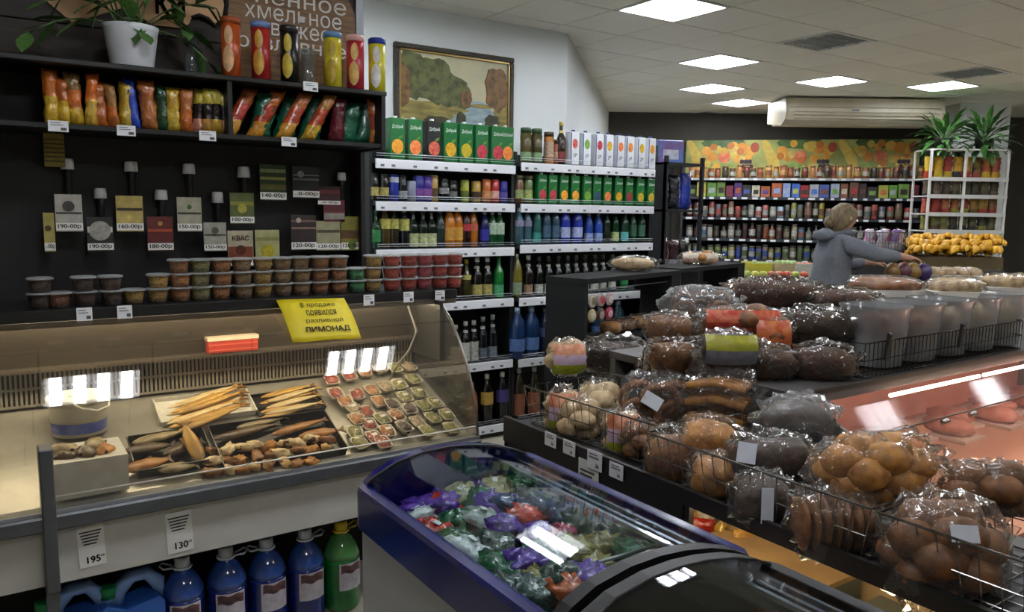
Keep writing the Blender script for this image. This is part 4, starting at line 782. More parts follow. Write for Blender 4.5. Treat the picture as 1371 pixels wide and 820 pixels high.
# parcels lying on top of the juice cartons' corner
def parcel(name, p, s, cols, label, cat, rz=0, group=None):
    o = build(name, G().bc((0, 0, s[2]/2), s, 0, .008), M(cols[0], .35, v=.5, s=9, h2=cols[1]), None, p, (0, 0, rz)); tag(o, label, cat, group)
    build('printed_band', G().box(-s[0]*.3, s[0]*.3, -s[1]/2-.0012, -s[1]/2, s[2]*.2, s[2]*.6), M(cols[2], .4, v=.4, s=20), o); return o
sr = thing('black_rack', 'black metal rack with hanging goods between drinks and far shelves', 'rack', (4.62, 4.93, 0))
for x in (0, .42): build('post', G().box(x, x+.025, -.35, -.32, 0, 2.05), DARK, sr); build('post', G().box(x, x+.025, 0, .025, 0, 2.05), DARK, sr)
for z in (.25, .75, 1.12, 1.62, 2.0): build('shelf', G().box(.0, .445, -.35, .025, z-.02, z), DARK, sr)
build('side_mesh', G().box(.0, .006, -.35, .025, .1, 2.0), M('#232527', .6), sr)
parcel('packed_box', (4.66, 4.86, 2.001), (.17, .12, .16), ('#1c5a34', '#14402a', '#7c2c5c'), 'green printed box on top of the black rack', 'box', .2)
parcel('packed_box', (4.90, 4.85, 2.001), (.24, .12, .20), ('#5c78b8', '#8c2c4c', '#c8ccd8'), 'blue and red printed box on top of the black rack', 'box', -.3)
for k, (x, z, h, c, nm) in enumerate(((4.70, 1.625, .28, '#161a30', 'navy hanging pack'), (4.83, 1.625, .28, '#141828', 'dark navy hanging pack'), (4.97, 1.625, .30, '#1c34a0', 'bright blue hanging pack'), (4.72, 1.125, .26, '#5c1c24', 'dark red pack'), (4.86, 1.125, .24, '#3c1c20', 'maroon pack'), (4.98, 1.125, .24, '#20221f', 'black pack with pale stripe'), (4.72, .755, .20, '#8a8c88', 'grey pack'), (4.88, .755, .2, '#3c4a2c', 'olive pack'))):
    o = build('foil_pack', pillow(.12, h, .06, [(.3, 1), (.5, 0), (1, 0)], k+40), [foil(c), foil('#8a8c90' if k > 2 else c)], None, (x, 4.70, z)); tag(o, f'{nm} in the black rack beside the juice cartons, {"upper" if z > 1.5 else "middle" if z > 1 else "lower"} tier', 'pack', 'packs in the black rack')
for k in range(3):
    product('pet', .04, .22, '#14151a', '#d0d0d0', '#c8c8c8', 'drink_bottle', f'black bottle with white shoulder, {ORD[k]} from left, black rack low tier', 'bottle', (4.69+k*.12, 4.62, 1.1205-.37), 'bottles in the black rack', band=(.5, .6))
# ================================================================ BLACK OPEN STAND IN FRONT OF THE DRINKS
SA = math.atan2(.5, 2.03)
bs = thing('black_stand', 'long low black open stand in front of the drinks units', 'stand', (2.96, 3.56, 0), SA)
def stw(x, y, z): return Vector((2.96+x*math.cos(SA)-y*math.sin(SA), 3.56+x*math.sin(SA)+y*math.cos(SA), z))
MATT = M('#08080a', .9)
build('side_panel', G().box(0, .03, 0, .30, 0, 1.17), MATT, bs); build('top_board', G().box(-.005, 1.10, -.01, .30, 1.17, 1.20), MATT, bs); build('top_board', G().box(1.11, 2.10, .0, .30, 1.18, 1.21), MATT, bs)
build('end_block', G().box(.99, 1.10, 0, .30, 1.05, 1.17), MATT, bs); build('end_block', G().box(1.99, 2.10, 0, .30, 1.05, 1.18), MATT, bs)
build('post', G().box(1.07, 1.10, .0, .30, 0, 1.05), MATT, bs); build('post', G().box(2.07, 2.10, 0, .30, 0, 1.05), MATT, bs)
for z in (.80, .50, .2): build('shelf', G().box(.03, 2.07, .02, .28, z-.018, z), MATT, bs)
build('hanging_rail', G().tube([(.03, .03, 1.125), (.99, .03, 1.125)], .004, 6), M('#7c8084', .3, m=.8), bs)
for k, (cx, cz, c, c2) in enumerate(((.10, 1.06, '#c8c0b0', '#8a7a60'), (.19, 1.06, '#b8a8a4', '#c84a5a'), (.28, 1.06, '#c0a0a4', '#e0dcd8'), (.10, .97, '#b8a878', '#d8d0b0'), (.19, .97, '#4c3a34', '#a89a90'), (.28, .97, '#9a1c3c', '#d8a0b0'))):
    t = thing('round_pack', f'{["cream", "rose and white", "pink", "yellowish", "dark brown", "crimson"][k]} round blister pack hanging in the black stand, {"upper" if k < 3 else "lower"} row', 'pack', stw(cx, .03, cz-.042), SA, 'round packs in the black stand')
    build('dish', G().lathe([(.034, 0), (.042, .008), (.042, .014), (.03, .022)], 16), M(c, .35, v=.4, s=40), t).rotation_euler = (math.pi/2, 0, 0)
    t.children[0].location = (0, 0, .042)
    build('emblem', G().prism(disc(.024, 12), 'y', -.024, -.0225), M(c2, .4, v=.4, s=50), t).location = (0, 0, .042)
    build('hook', G().tube([(0, 0, .084), (0, .002, .093)] if k > 2 else [(0, 0, .084), (0, .001, .105)], .0015, 5), M('#7c8084', .3, m=.8), t)
# ================================================================ FAR SHELVES WITH FRUIT BANNER
PLf = atd(914, 290, 10.3); PRf = atd(1238, 290, 9.6); PLf.z = PRf.z = 0
fdir = (PRf-PLf); FL = fdir.length; FA = math.atan2(fdir.y, fdir.x)
fs_ = thing('far_shelving', 'long black grocery shelving with five tiers along far wall', 'shelving', PLf, FA)
def fpx(px, z):        # local x on the far shelf front for a column of the view
    d = ray(px, 290); a = Vector((d.x, d.y)); o = Vector((PLf.x, PLf.y)); u = Vector((fdir.x, fdir.y))/FL
    den = a.x*(-u.y)+a.y*u.x; t = (o.x*(-u.y)+o.y*u.x)/den; return (a*t-o).dot(u)
FZ = [atd(914, y, 10.3).z for y in (238, 263, 290, 318, 345)]
build('back_panel', G().box(0, FL, .40, .42, .1, FZ[0]+.33), M('#1c1a18', .7), fs_)
for k, z in enumerate(FZ):
    s = build('shelf', G().box(0, FL, .0, .40, z-.035, z), M('#202227', .5), fs_)
    build('label_strip', G().box(0, FL, -.006, 0, z-.034, z-.004), M('#2c3038' if k not in (0,) else '#9a9a98', .5), s)
    g = G(); q = .04; rr = random.Random(k)
    while q < FL-.1: g.box(q, q+rr.uniform(.04, .08), -.008, -.006, z-.032, z-.006); q += rr.uniform(.10, .18)
    tag(build('shelf_tickets', g, M('#d4d6d8', .5), s), kind='stuff')
build('base', G().box(0, FL, .02, .40, 0, .1), M('#1c1a18', .7), fs_)
for x in (-.03, FL): build('upright', G().box(x, x+.03, 0, .42, 0, FZ[0]+.33), M('#26282a', .6), fs_)
def floc(x, y, z): return Vector((PLf.x+x*math.cos(FA)-y*math.sin(FA), PLf.y+x*math.sin(FA)+y*math.cos(FA), z))
# printed fruit banner, three repeats
bz0, bz1 = FZ[0]+.02, atd(914, 186, 10.3).z
bn = thing('fruit_banner', 'long printed banner of bananas, oranges and grapes above far shelves', 'banner', floc(0, .38, 0), FA)
build('panel', G().box(0, FL-.02, -.01, .0, bz0, bz1), M('#a8a860', .5, v=.6, s=5, h2='#6a7a3c'), bn)
fr = random.Random(9); BW = (FL-.02)/3; bh = bz1-bz0; yk = [-.0102]
def spot(cx, cz, rx, rz_, c, c2, nm, rot=0):
    yk[0] -= .00006; pts = []
    for a, b in disc(1, 12): x, z = a*rx, b*rz_; pts.append((max(.0, min(FL-.02, cx+x*math.cos(rot)-z*math.sin(rot))), max(bz0, min(bz1, cz+x*math.sin(rot)+z*math.cos(rot)))))
    build(nm, G().prism(pts, 'y', yk[0], -.010), M(c, .5, v=.5, s=14, h2=c2), bn)
for k in range(3):
    b = k*BW; z = lambda t: bz0+bh*t
    spot(b+BW*.5, z(.92), BW*.3, bh*.16, '#4c6a38', '#24401c', 'printed_leaves'); spot(b+BW*.45, z(.2), BW*.30, bh*.18, '#8aa050', '#5a7a30', 'printed_greens')
    for q in range(6): spot(b+BW*(.10+.02*q)+fr.uniform(-.02, .02), z(.75-.10*q), BW*.055, bh*.30, '#d0b85a', '#b89030', 'printed_banana', .5-.12*q)
    for q, (u, v, r) in enumerate(((.28, .70, .07), (.36, .55, .065), (.64, .82, .07), (.70, .5, .06), (.76, .78, .08), (.88, .72, .07), (.84, .55, .05))):
        spot(b+BW*u, z(v), BW*r, BW*r, ['#d89a3c', '#cf8a30', '#d8a848'][q % 3], '#b87020', 'printed_orange')
    spot(b+BW*.52, z(.55), BW*.085, BW*.085, '#c8603c', '#e0a080', 'printed_grapefruit'); spot(b+BW*.92, z(.8), BW*.06, BW*.07, '#a85030', '#7c3020', 'printed_apple')
    for q in range(16): spot(b+BW*fr.uniform(.22, .98), z(fr.uniform(.15, .9)), BW*.05, BW*.05, ['#d8a23c', '#c8b450', '#b8682c', '#d0b868'][q % 4], '#a87828', 'printed_fruit')
    for q in range(9): spot(b+BW*(.76+.05*(q % 3)+.02*(q//3)), z(.42-.13*(q//3)), BW*.032, BW*.032, '#3a2a34', '#1c1418', 'printed_grape')
FP = [['#a05a34', '#b87844', '#8a3c28', '#c09050', '#7a2c24', '#3a2c24', '#a8763c', '#4a4030', '#5c3c2c', '#94502c'], ['#2c2a24', '#a8a848', '#6c9a44', '#7aa04c', '#6c2438', '#5a3c80', '#34362c', '#c8c0a8', '#b8663c', '#b05a34', '#8aa0cc', '#3c68b8', '#a82c2c', '#a8acb0', '#4a5ca0', '#9ca4b8', '#7a4a34', '#5c3c30', '#3c2c2a'],
      ['#5c2c28', '#6c4038', '#8a7a70', '#94483c', '#5a5e6c', '#8a4434', '#7c5a4c', '#9a3830', '#3c3c38', '#8a8c84', '#9a9c98', '#a0504c', '#7c8070', '#8ca0b4', '#6c7464', '#98984c', '#54605c', '#5c4838', '#3c342c', '#988a3c', '#6a4c34', '#787050', '#5c5c48'],
      ['#6c7068', '#3a3a36', '#84807a', '#98948c', '#2c2c2a', '#5c5450', '#78746c', '#3c3030', '#50282c', '#4a2428', '#342c28', '#7c442c', '#8a5034', '#4c4a40', '#5a543c', '#847c64', '#44607c'], ['#6c6c60', '#585c44', '#4c5a34', '#5c6a3c', '#6c7c44', '#7c8a4c', '#8a8444', '#2c3c7c', '#8a8c88', '#34488a', '#3c4c84', '#7c6c60', '#8a7c3c', '#5c6a34']]
KN = [('jar', 'jar'), ('box', 'packet'), ('can', 'tin'), ('jar', 'bottle'), ('jar', 'jar')]
TIER = ['top tier', 'second tier', 'third tier', 'fourth tier', 'bottom tier']
FHT = [.17, .19, .21, .20, .19]
def hue(h):
    r, g, b = [int(h[i:i+2], 16) for i in (1, 3, 5)]; mx, mn = max(r, g, b), min(r, g, b)
    if mx-mn < 22: return 'dark' if mx < 90 else 'grey' if mx < 150 else 'pale'
    if r == mx: return ('red' if g < .55*r else 'brown' if r < 140 else 'orange' if g < .78*r else 'yellow') if b < g+12 else 'maroon'
    if g == mx: return 'green' if g > 60 else 'dark green'
    return 'blue' if r < b*.85 else 'violet'
fx = random.Random(21)
for s in range(5):
    x = .05; k = 0
    while x < FL-.06 and k < 44:
        c = FP[s][k % len(FP[s])] if s else FP[s][(k*3) % 10]; w = fx.uniform(.066, .088) if s != 1 else fx.uniform(.09, .13); h = FHT[s]*fx.uniform(.72, 1.0); kind, nm = KN[s]
        if s == 2 and fx.random() < .35: h *= .75
        if s == 3 and fx.random() < .5: kind = 'glass'
        lb = f'{hue(c)} {nm}, {ORD[k]} from left on {TIER[s]} of far shelves'; pos = floc(x+w/2, .07+fx.uniform(-.02, .03), FZ[s]+.0005); grp = f'goods on the {TIER[s]} of the far shelves'
        if kind == 'box':
            o = build('food_packet', G().box(-w/2, w/2, -.03, .03, 0, h, 0, .004), M(c, .45, v=.4, s=22), None, pos, (0, 0, FA)); tag(o, lb, 'packet', grp)
            build('printed_patch', G().box(-w*.32, w*.32, -.0312, -.030, h*.25, h*.62), M(FP[1][(k*5+3) % 19], .5, v=.5, s=30), o)
        else: product(kind, w/2, h, c, '#4a4a44' if s != 0 else '#8a6a3c', FP[s][(k*7+2) % len(FP[s])] if k % 3 else '#a8a69c', {'packet': 'food_packet', 'tin': 'food_tin', 'bottle': 'sauce_bottle', 'jar': 'food_jar'}[nm], lb, nm, pos, grp, band=(.2, .6), rz=FA, rough=.3)
        x += w+fx.uniform(.004, .02); k += 1
# ================================================================ AIR CONDITIONER, PILLAR, PLANTS
pa = atd(1052, 136, 8.9); pb = atd(1265, 136, 8.9); al = (Vector((pb.x-pa.x, pb.y-pa.y, 0))).length; aa = math.atan2(pb.y-pa.y, pb.x-pa.x); zt = CEIL-.02; zb = atd(1160, 167, 8.9).z
ac = thing('air_conditioner', 'long cream ceiling-mounted air conditioner before the dark bulkhead', 'air conditioner', (pa.x, pa.y, 0), aa)
hh = zt-zb; CR_ = M('#b9b09a', .4, v=.15, s=6)
build('casing', G().prism([(0, zt), (.62, zt), (.62, zb+.08), (.5, zb+.02), (.12, zb), (.02, zb+.05), (-.02, zb+.14)], 'x', .03, al-.03), CR_, ac)
build('end_cap', G().prism([(.0, zt), (.62, zt), (.62, zb+.06), (.12, zb-.01), (.0, zb+.05), (-.03, zb+.14)], 'x', -.0, .03), M('#a8a08c', .4), ac); build('end_cap', G().prism([(.0, zt), (.62, zt), (.62, zb+.06), (.12, zb-.01), (.0, zb+.05), (-.03, zb+.14)], 'x', al-.03, al), M('#a8a08c', .4), ac)
for k in range(3): build('louvre_blade', G().box(.10, al-.10, -.03+.006*k, -.012+.006*k, zb+.135-k*.035, zb+.141-k*.035), M('#8a826e', .4), ac)
build('seam', G().box(.05, al-.05, -.022, -.0, zt-.11, zt-.104), M('#7c745f', .5), ac)
build('display', G().box(al*.42, al*.46, -.03, -.018, zb+.15, zb+.17), M('#4a4640', .3), ac)
pp0 = atd(1284, 170, 9.3); pc = Vector((pp0.x, pp0.y)); u = Vector((rd.x, rd.y)); v = Vector((-u.y, u.x))
q = [pc, pc+u*.6, pc+u*.6+v*.4, pc+v*.4]; struct('wall_pillar', G().prism([tuple(a) for a in q], 'z', 0, CEIL), WHITE)
def big_plant(px, py, d, label, seed, n=90, R=.27):
    b = atd(px, py, d); t = thing('leafy_plant', label, 'plant', b); rr = random.Random(seed)
    build('pot', G().lathe([(.07, 0), (.09, .11), (.095, .12)], 14), M('#2c2a28', .6), t); st = G()
    lm = cm('bigleaf', lambda: G().add([(0, 0, 0), (.3, -.13, .05), (.3, .13, .05), (.65, -.11, .02), (.65, .11, .02), (1, 0, -.12), (.3, 0, .01), (.65, 0, -.02)], [(0, 1, 6), (0, 6, 2), (1, 3, 7, 6), (6, 7, 4, 2), (3, 5, 7), (7, 5, 4)], 0, True).mesh('leaf', M('#3c6a2c', .4, v=.5, s=5, h2='#1c3a18', rnd=.4)))
    for k in range(n):
        a = rr.uniform(0, 6.28); e = rr.uniform(-.7, 1.2); dr = Vector((math.cos(a)*math.cos(e), math.sin(a)*math.cos(e), math.sin(e))); P = Vector((0, 0, .1))+dr*R*rr.uniform(.3, .85)
        st.tube([(0, 0, .1), P], .003, 4); d2 = (dr+Vector((0, 0, -.5*rr.random()))).normalized(); L = rr.uniform(.13, .22)*1.15; ob('leaf', lm, t, P, d2.to_track_quat('X', 'Z').to_euler(), (L, L, L))
    build('stems', st, M('#3c5a2c', .6), t)
# ---------------------------------------------------------------- white wire rack at the right
wr0 = atd(1240, 290, 8.5); wr1 = atd(1345, 290, 8.5); wl = (wr1-wr0).length; wa = math.atan2(wr1.y-wr0.y, wr1.x-wr0.x)
wr = thing('white_rack', 'white wire shelving with snack bags at right by the pillar', 'rack', (wr0.x, wr0.y, 0), wa)
WZ = [atd(1260, y, 8.5).z for y in (239, 262, 286, 309, 335)]; WT = WZ[0]+.30; WH = M('#d8d8d2', .4)
for x in (0, wl*.44, wl-.02): build('upright', G().box(x, x+.02, -.01, .015, 0, WT), WH, wr); build('upright', G().box(x, x+.02, .34, .36, 0, WT), WH, wr)
for z in WZ: s = build('shelf', G().box(0, wl, 0, .36, z-.014, z), WH, wr); build('label_strip', G().box(0, wl, -.016, -.010, z-.03, z+.012), M('#c8c8c4', .4), s)
build('top_shelf', G().box(0, wl, 0, .36, WT, WT+.015), WH, wr)
WP = [['#c8a82c', '#c89a20', '#a8381c', '#c0a428', '#b89c28', '#2c2a2a', '#a83a2c', '#9c4a3c'], ['#5c4a3c', '#6a5a4a', '#4c4438', '#70604c', '#4a3c30', '#4a4a2c', '#5c5434', '#403a2c'], ['#a84a34', '#983c30', '#b0583c', '#8c3428', '#a03030', '#8a7c2c', '#9a8c34', '#6c5c34'], ['#7c7a34', '#6c6a3c', '#8a8444', '#5c4a3c', '#787440', '#3c3430', '#2c2826', '#443c34'], ['#1c4a2c', '#183c26', '#1c4a30', '#16382a', '#1c4028', '#24302c', '#1c2a24', '#202c28']]
for s in range(5):
    for k in range(8):
        x = .05+k*(wl-.09)/7.3; c = WP[s][k]; p = Vector((wr0.x+x*math.cos(wa)-.12*math.sin(wa), wr0.y+x*math.sin(wa)+.12*math.cos(wa), WZ[s]+.0005))
        o = build('snack_bag', pillow(.10, .165 if s else .24, .06, [(.35, 1), (1, 0)], s*9+k), [M(c, .4, v=.5, s=18, h2=WP[s][(k+3) % 8]), M(WP[s][(k+2) % 8], .4)], None, p, (0, 0, wa)); tag(o, f'{hue(c)} snack bag, {ORD[k]} from left on {["top", "second", "third", "fourth", "fifth"][s]} shelf of white rack', 'snack bag', 'snack bags on the white rack')
pt = Vector((wr0.x+.10*math.cos(wa)-.2*math.sin(wa), wr0.y+.1*math.sin(wa)+.2*math.cos(wa), WT+.016))
big_plant(1262, 205, 8.9, 'bushy dark green plant on top of the white rack beside pillar', 1); bpy.data.objects['leafy_plant'].location = Vector((wr0.x+.22*math.cos(wa)-.18*math.sin(wa), wr0.y+.22*math.sin(wa)+.18*math.cos(wa), WT+.0155))
big_plant(1318, 205, 8.9, 'green plant at the right edge in front of pillar', 2); bpy.data.objects['leafy_plant.001'].location = Vector((wr0.x+.66*math.cos(wa)-.18*math.sin(wa), wr0.y+.66*math.sin(wa)+.18*math.cos(wa), WT+.0155))
# ================================================================ PRODUCE TABLES
def tabl(px0, px1, d0, d1, ztop, label, col):
    a = atd(px0, 300, d0); b = atd(px1, 300, d0); L = math.hypot(b.x-a.x, b.y-a.y); an = math.atan2(b.y-a.y, b.x-a.x)
    t = thing('produce_table', label, 'table', (a.x, a.y, 0), an); D = d1-d0
    build('tabletop', G().box(0, L, 0, D, ztop-.04, ztop), M(col, .5), t); build('skirt', G().box(.02, L-.02, .02, .04, .1, ztop-.04), M('#2c2a28', .6), t)
    for x in (.03, L-.08): build('leg', G().box(x, x+.05, .05, .1, 0, ztop-.04), M('#2c2a28', .6), t); build('leg', G().box(x, x+.05, D-.1, D-.05, 0, ztop-.04), M('#2c2a28', .6), t)
    def loc(px, dd, z): 
        s = atd(px, 300, d0+dd); return Vector((s.x, s.y, z))
    return loc, an
loc1, an1 = tabl(985, 1096, 7.0, 7.9, 1.0, 'dark produce table with vegetable crates before the far shelves', '#3a3632')
loc2, an2 = tabl(1222, 1350, 7.0, 7.9, 1.12, 'produce table carrying the banana pile at right', '#4a463e')
loc3, an3 = tabl(1175, 1345, 6.1, 6.75, 1.08, 'front table with packed fruit beside the shopper', '#5a564c')
def crate(p, an, w, d, h, col, label):
    t = thing('crate', label, 'crate', p, an, 'crates on the produce table')
    for nm, b in (('base_board', (-w/2, w/2, 0, d, 0, .01)), ('front_board', (-w/2, w/2, 0, .012, .01, h)), ('rear_board', (-w/2, w/2, d-.012, d, .01, h)), ('end_board', (-w/2, -w/2+.012, .012, d-.012, .01, h)), ('end_board', (w/2-.012, w/2, .012, d-.012, .01, h))): build(nm, G().box(*b), M(col, .6, v=.2, s=12), t)
def veg(p, r, c, c2, nm, label, cat, group, sq=.9, rz=0):
    o = build(nm, G().ell((0, 0, r*sq), (r, r, r*sq), 9, 6, 0, .12, 5, int(p.x*997) % 50), M(c, .35, v=.4, s=25, h2=c2, rnd=.15), None, p, (0, 0, rz)); tag(o, label, cat, group); build('stalk', G().tube([(0, 0, r*sq*1.8), (.004, 0, r*sq*2.1)], .004, 5), M('#4a5a2c', .6), o)
CRT = [(1022, .10, '#c8c03a', 'yellow crate of green peppers on the produce table', '#7ca040', 'pepper'), (1055, .12, '#b8a87c', 'tan crate of cabbages on the produce table', '#8ca85c', 'cabbage'), (1084, .10, '#c8cabc', 'white crate of tomatoes next to shopper', '#b8502c', 'tomato')]
for k, (px, dd, c, lb, vc, vn) in enumerate(CRT):
    crate(loc1(px, dd+.25, 1.001), an1, .21, .3, .13, c, lb)
    for q in range(8):
        p = loc1(px-10+6.5*(q % 4), dd+.31+.11*(q//4), 1.05+.03*(q//4)); p.z = 1.075; veg(p, .035 if vn != 'cabbage' else .045, vc, '#3c5a24' if vn != 'tomato' else '#8a2c1c', vn, f'{vn} in its crate, {"front" if q < 4 else "back"} row, {ORD[q % 4]} from left', vn, f'{vn}s in the crate')
for q in range(9):
    p = loc1(992+q*11, .08, 1.0); c = ['#b8c05a', '#98a848', '#c0b850', '#a8b040', '#b05a2c', '#c05a30', '#b84a28', '#a8b04c', '#b8502c'][q]
    veg(Vector((p.x, p.y, 1.0005)), .045, c, '#6a7a2c' if q not in (4, 5, 6, 8) else '#8a2c1c', 'apple', f'{"reddish" if q in (4, 5, 6, 8) else "yellow-green"} apple, {ORD[q]} from left along front of produce table', 'apple', 'apples on the produce table')
ban = cm('banana', lambda: G().tube([(-.085, 0, .0), (-.06, 0, .012), (-.02, 0, .018), (.03, 0, .016), (.07, 0, .004), (.09, 0, -.012)], [.007, .015, .0185, .0185, .014, .005], 7).mesh('banana', M('#d8a41c', .45, v=.35, s=18, h2='#b87c14', rnd=.12)))
for k in range(27):
    px = 1226+(k % 9)*13.5; dd = .14+.17*(k//9); p = loc2(px, dd, 1.225+.055+.045*(k//9)+.015*(k % 2))
    t = thing('banana_bunch', f'ripe yellow banana bunch, {["front", "middle", "back"][k//9]} row of pile, {ORD[k % 9]} from left', 'bananas', p, an2+random.uniform(-.3, .3), 'bananas piled on the table')
    for q in range(5): ob('banana', ban, t, sc=(1.25, 1.5, 1.5), loc=(random.uniform(-.01, .01), -.07+q*.035, -.05+.045*math.sin(1+q*.5)+.01), rot=(random.uniform(-.3, .3), random.uniform(-.2, .2), random.uniform(-.2, .2)+.9))
    build('crown', G().ell((.0, 0, .02), (.012, .02, .012), 6, 5), M('#6a5a2c', .6), t)
build('pile_support', G().box(-.42, .42, 0, .5, 0, .11), M('#5a4a2c', .6), tag(thing('banana_crate', 'shallow brown crate under the banana pile', 'crate', loc2(1286, .10, 1.1202), an2), None)); 
bpy.data.objects['banana_crate'].children[0].name = 'crate_body'
# wire basket with pink and white packs
def wire_basket(name, w, d, h, label, cat, p, rz, col='#a8aaac', nx=14, ny=8, r=.0022, rim=.004, group=None, taper=.0):
    t = thing(name, label, cat, p, rz, group); g = G(); mt = M(col, .25, m=.85)
    def P(u, v, z): k = 1-taper*(1-z/h); return (w*u*k, d*(.5+(v-.5)*k), z)
    for i in range(nx+1):
        u = i/nx-.5; g.tube([P(u, 0, h), P(u, 0, 0.002), P(u, 1, 0.002), P(u, 1, h)], r, 4)
    for i in range(1, ny): v = i/ny; g.tube([P(-.5, v, h), P(-.5, v, .002), P(.5, v, .002), P(.5, v, h)], r, 4)
    for z in (h*.5,): g.tube([P(-.5, 0, z), P(.5, 0, z), P(.5, 1, z), P(-.5, 1, z)], r, 4, close=True)
    tag(build('wire_mesh', g, mt, t), kind='stuff'); build('rim', G().tube([P(-.5, 0, h), P(.5, 0, h), P(.5, 1, h), P(-.5, 1, h)], rim, 6, close=True), mt, t)
    build('bottom_rim', G().tube([P(-.5, 0, .004), P(.5, 0, .004), P(.5, 1, .004), P(-.5, 1, .004)], rim*.8, 6, close=True), mt, t); return t
wp = loc3(1180, .55, 1.22); bw = atd(1180, 340, 7.3); 
wire_basket('wire_basket', .48, .34, .20, 'grey wire basket with pink packs behind shopper arm', 'basket', Vector((bw.x, bw.y, 1.24)), an2, '#8a8c90', 16, 8)
bst = tag(build('basket_stand', G().box(-.26, .26, -.02, .38, 0, 1.238), M('#2c2c2c', .6), None, (bw.x, bw.y, 0), (0, 0, an2)), 'dark pedestal under the wire basket behind the shopper', 'stand'); build('trim', G().box(-.265, .265, -.025, -.02, 1.18, 1.237), M('#4a4a4a', .5), bst)
for k in range(9):
    px = 1158+k*6.2; p = atd(px, 312, 7.42+.02*(k % 3)); c = ['#c88aa8', '#d8d0dc', '#a84a7c', '#c8c0d0', '#b86a94', '#d8ccd8', '#8a78b0', '#d0c0cc', '#b05a84'][k]
    o = build('foil_pack', pillow(.08, .20, .05, [(.4, 1), (1, 0)], k+70), [foil(c), foil('#d8d4dc')], None, (p.x, p.y, 1.27), (.25*math.sin(k*2.3), .3*math.cos(k*1.9), an2)); tag(o, f'crumpled pink and white pack, {ORD[k]} from left in wire basket by shopper', 'pack', 'pink packs in the wire basket')
for k in range(8):
    px = 1200+(k % 4)*14; p = loc3(px, .12+.18*(k//4), 1.0805); c = ['#7c5a2c', '#5c2c3c', '#8a6a34', '#38285a', '#6c4a28', '#7c3c2c', '#9a7a44', '#4a2c5c'][k]
    veg(p, .062, c, '#2c1c14', 'fruit_bag', f'{hue(c)} net bag of fruit beside shopper hand, {"front" if k < 4 else "back"} row, {ORD[k % 4]}', 'fruit bag', 'fruit bags on the front table', 1.1)
for k in range(4):
    px = 1270+k*17; p = loc3(px, .1, 1.0805); t = thing('pastry_tray', f'white tray of pastries at right edge, {ORD[k]} from left', 'food pack', p, an3, 'white pastry trays')
    build('tray_dish', G().prism([(-.045, 0), (.045, 0), (.055, .045), (-.055, .045)], 'y', 0, .3), M('#c8c4b8', .5), t); build('pastry', G().ell((0, .15, .06), (.045, .13, .045), 10, 7, 0, .3, 9, k), M('#b89a6c', .6, v=.7, s=40, h2='#7c5a30', b=.5), t); build('film', G().ell((0, .15, .058), (.05, .14, .052), 10, 7, 0, .2, 9, k+2), glassy('#ffffff', 1.6, .06, .06, .6, 40), t)
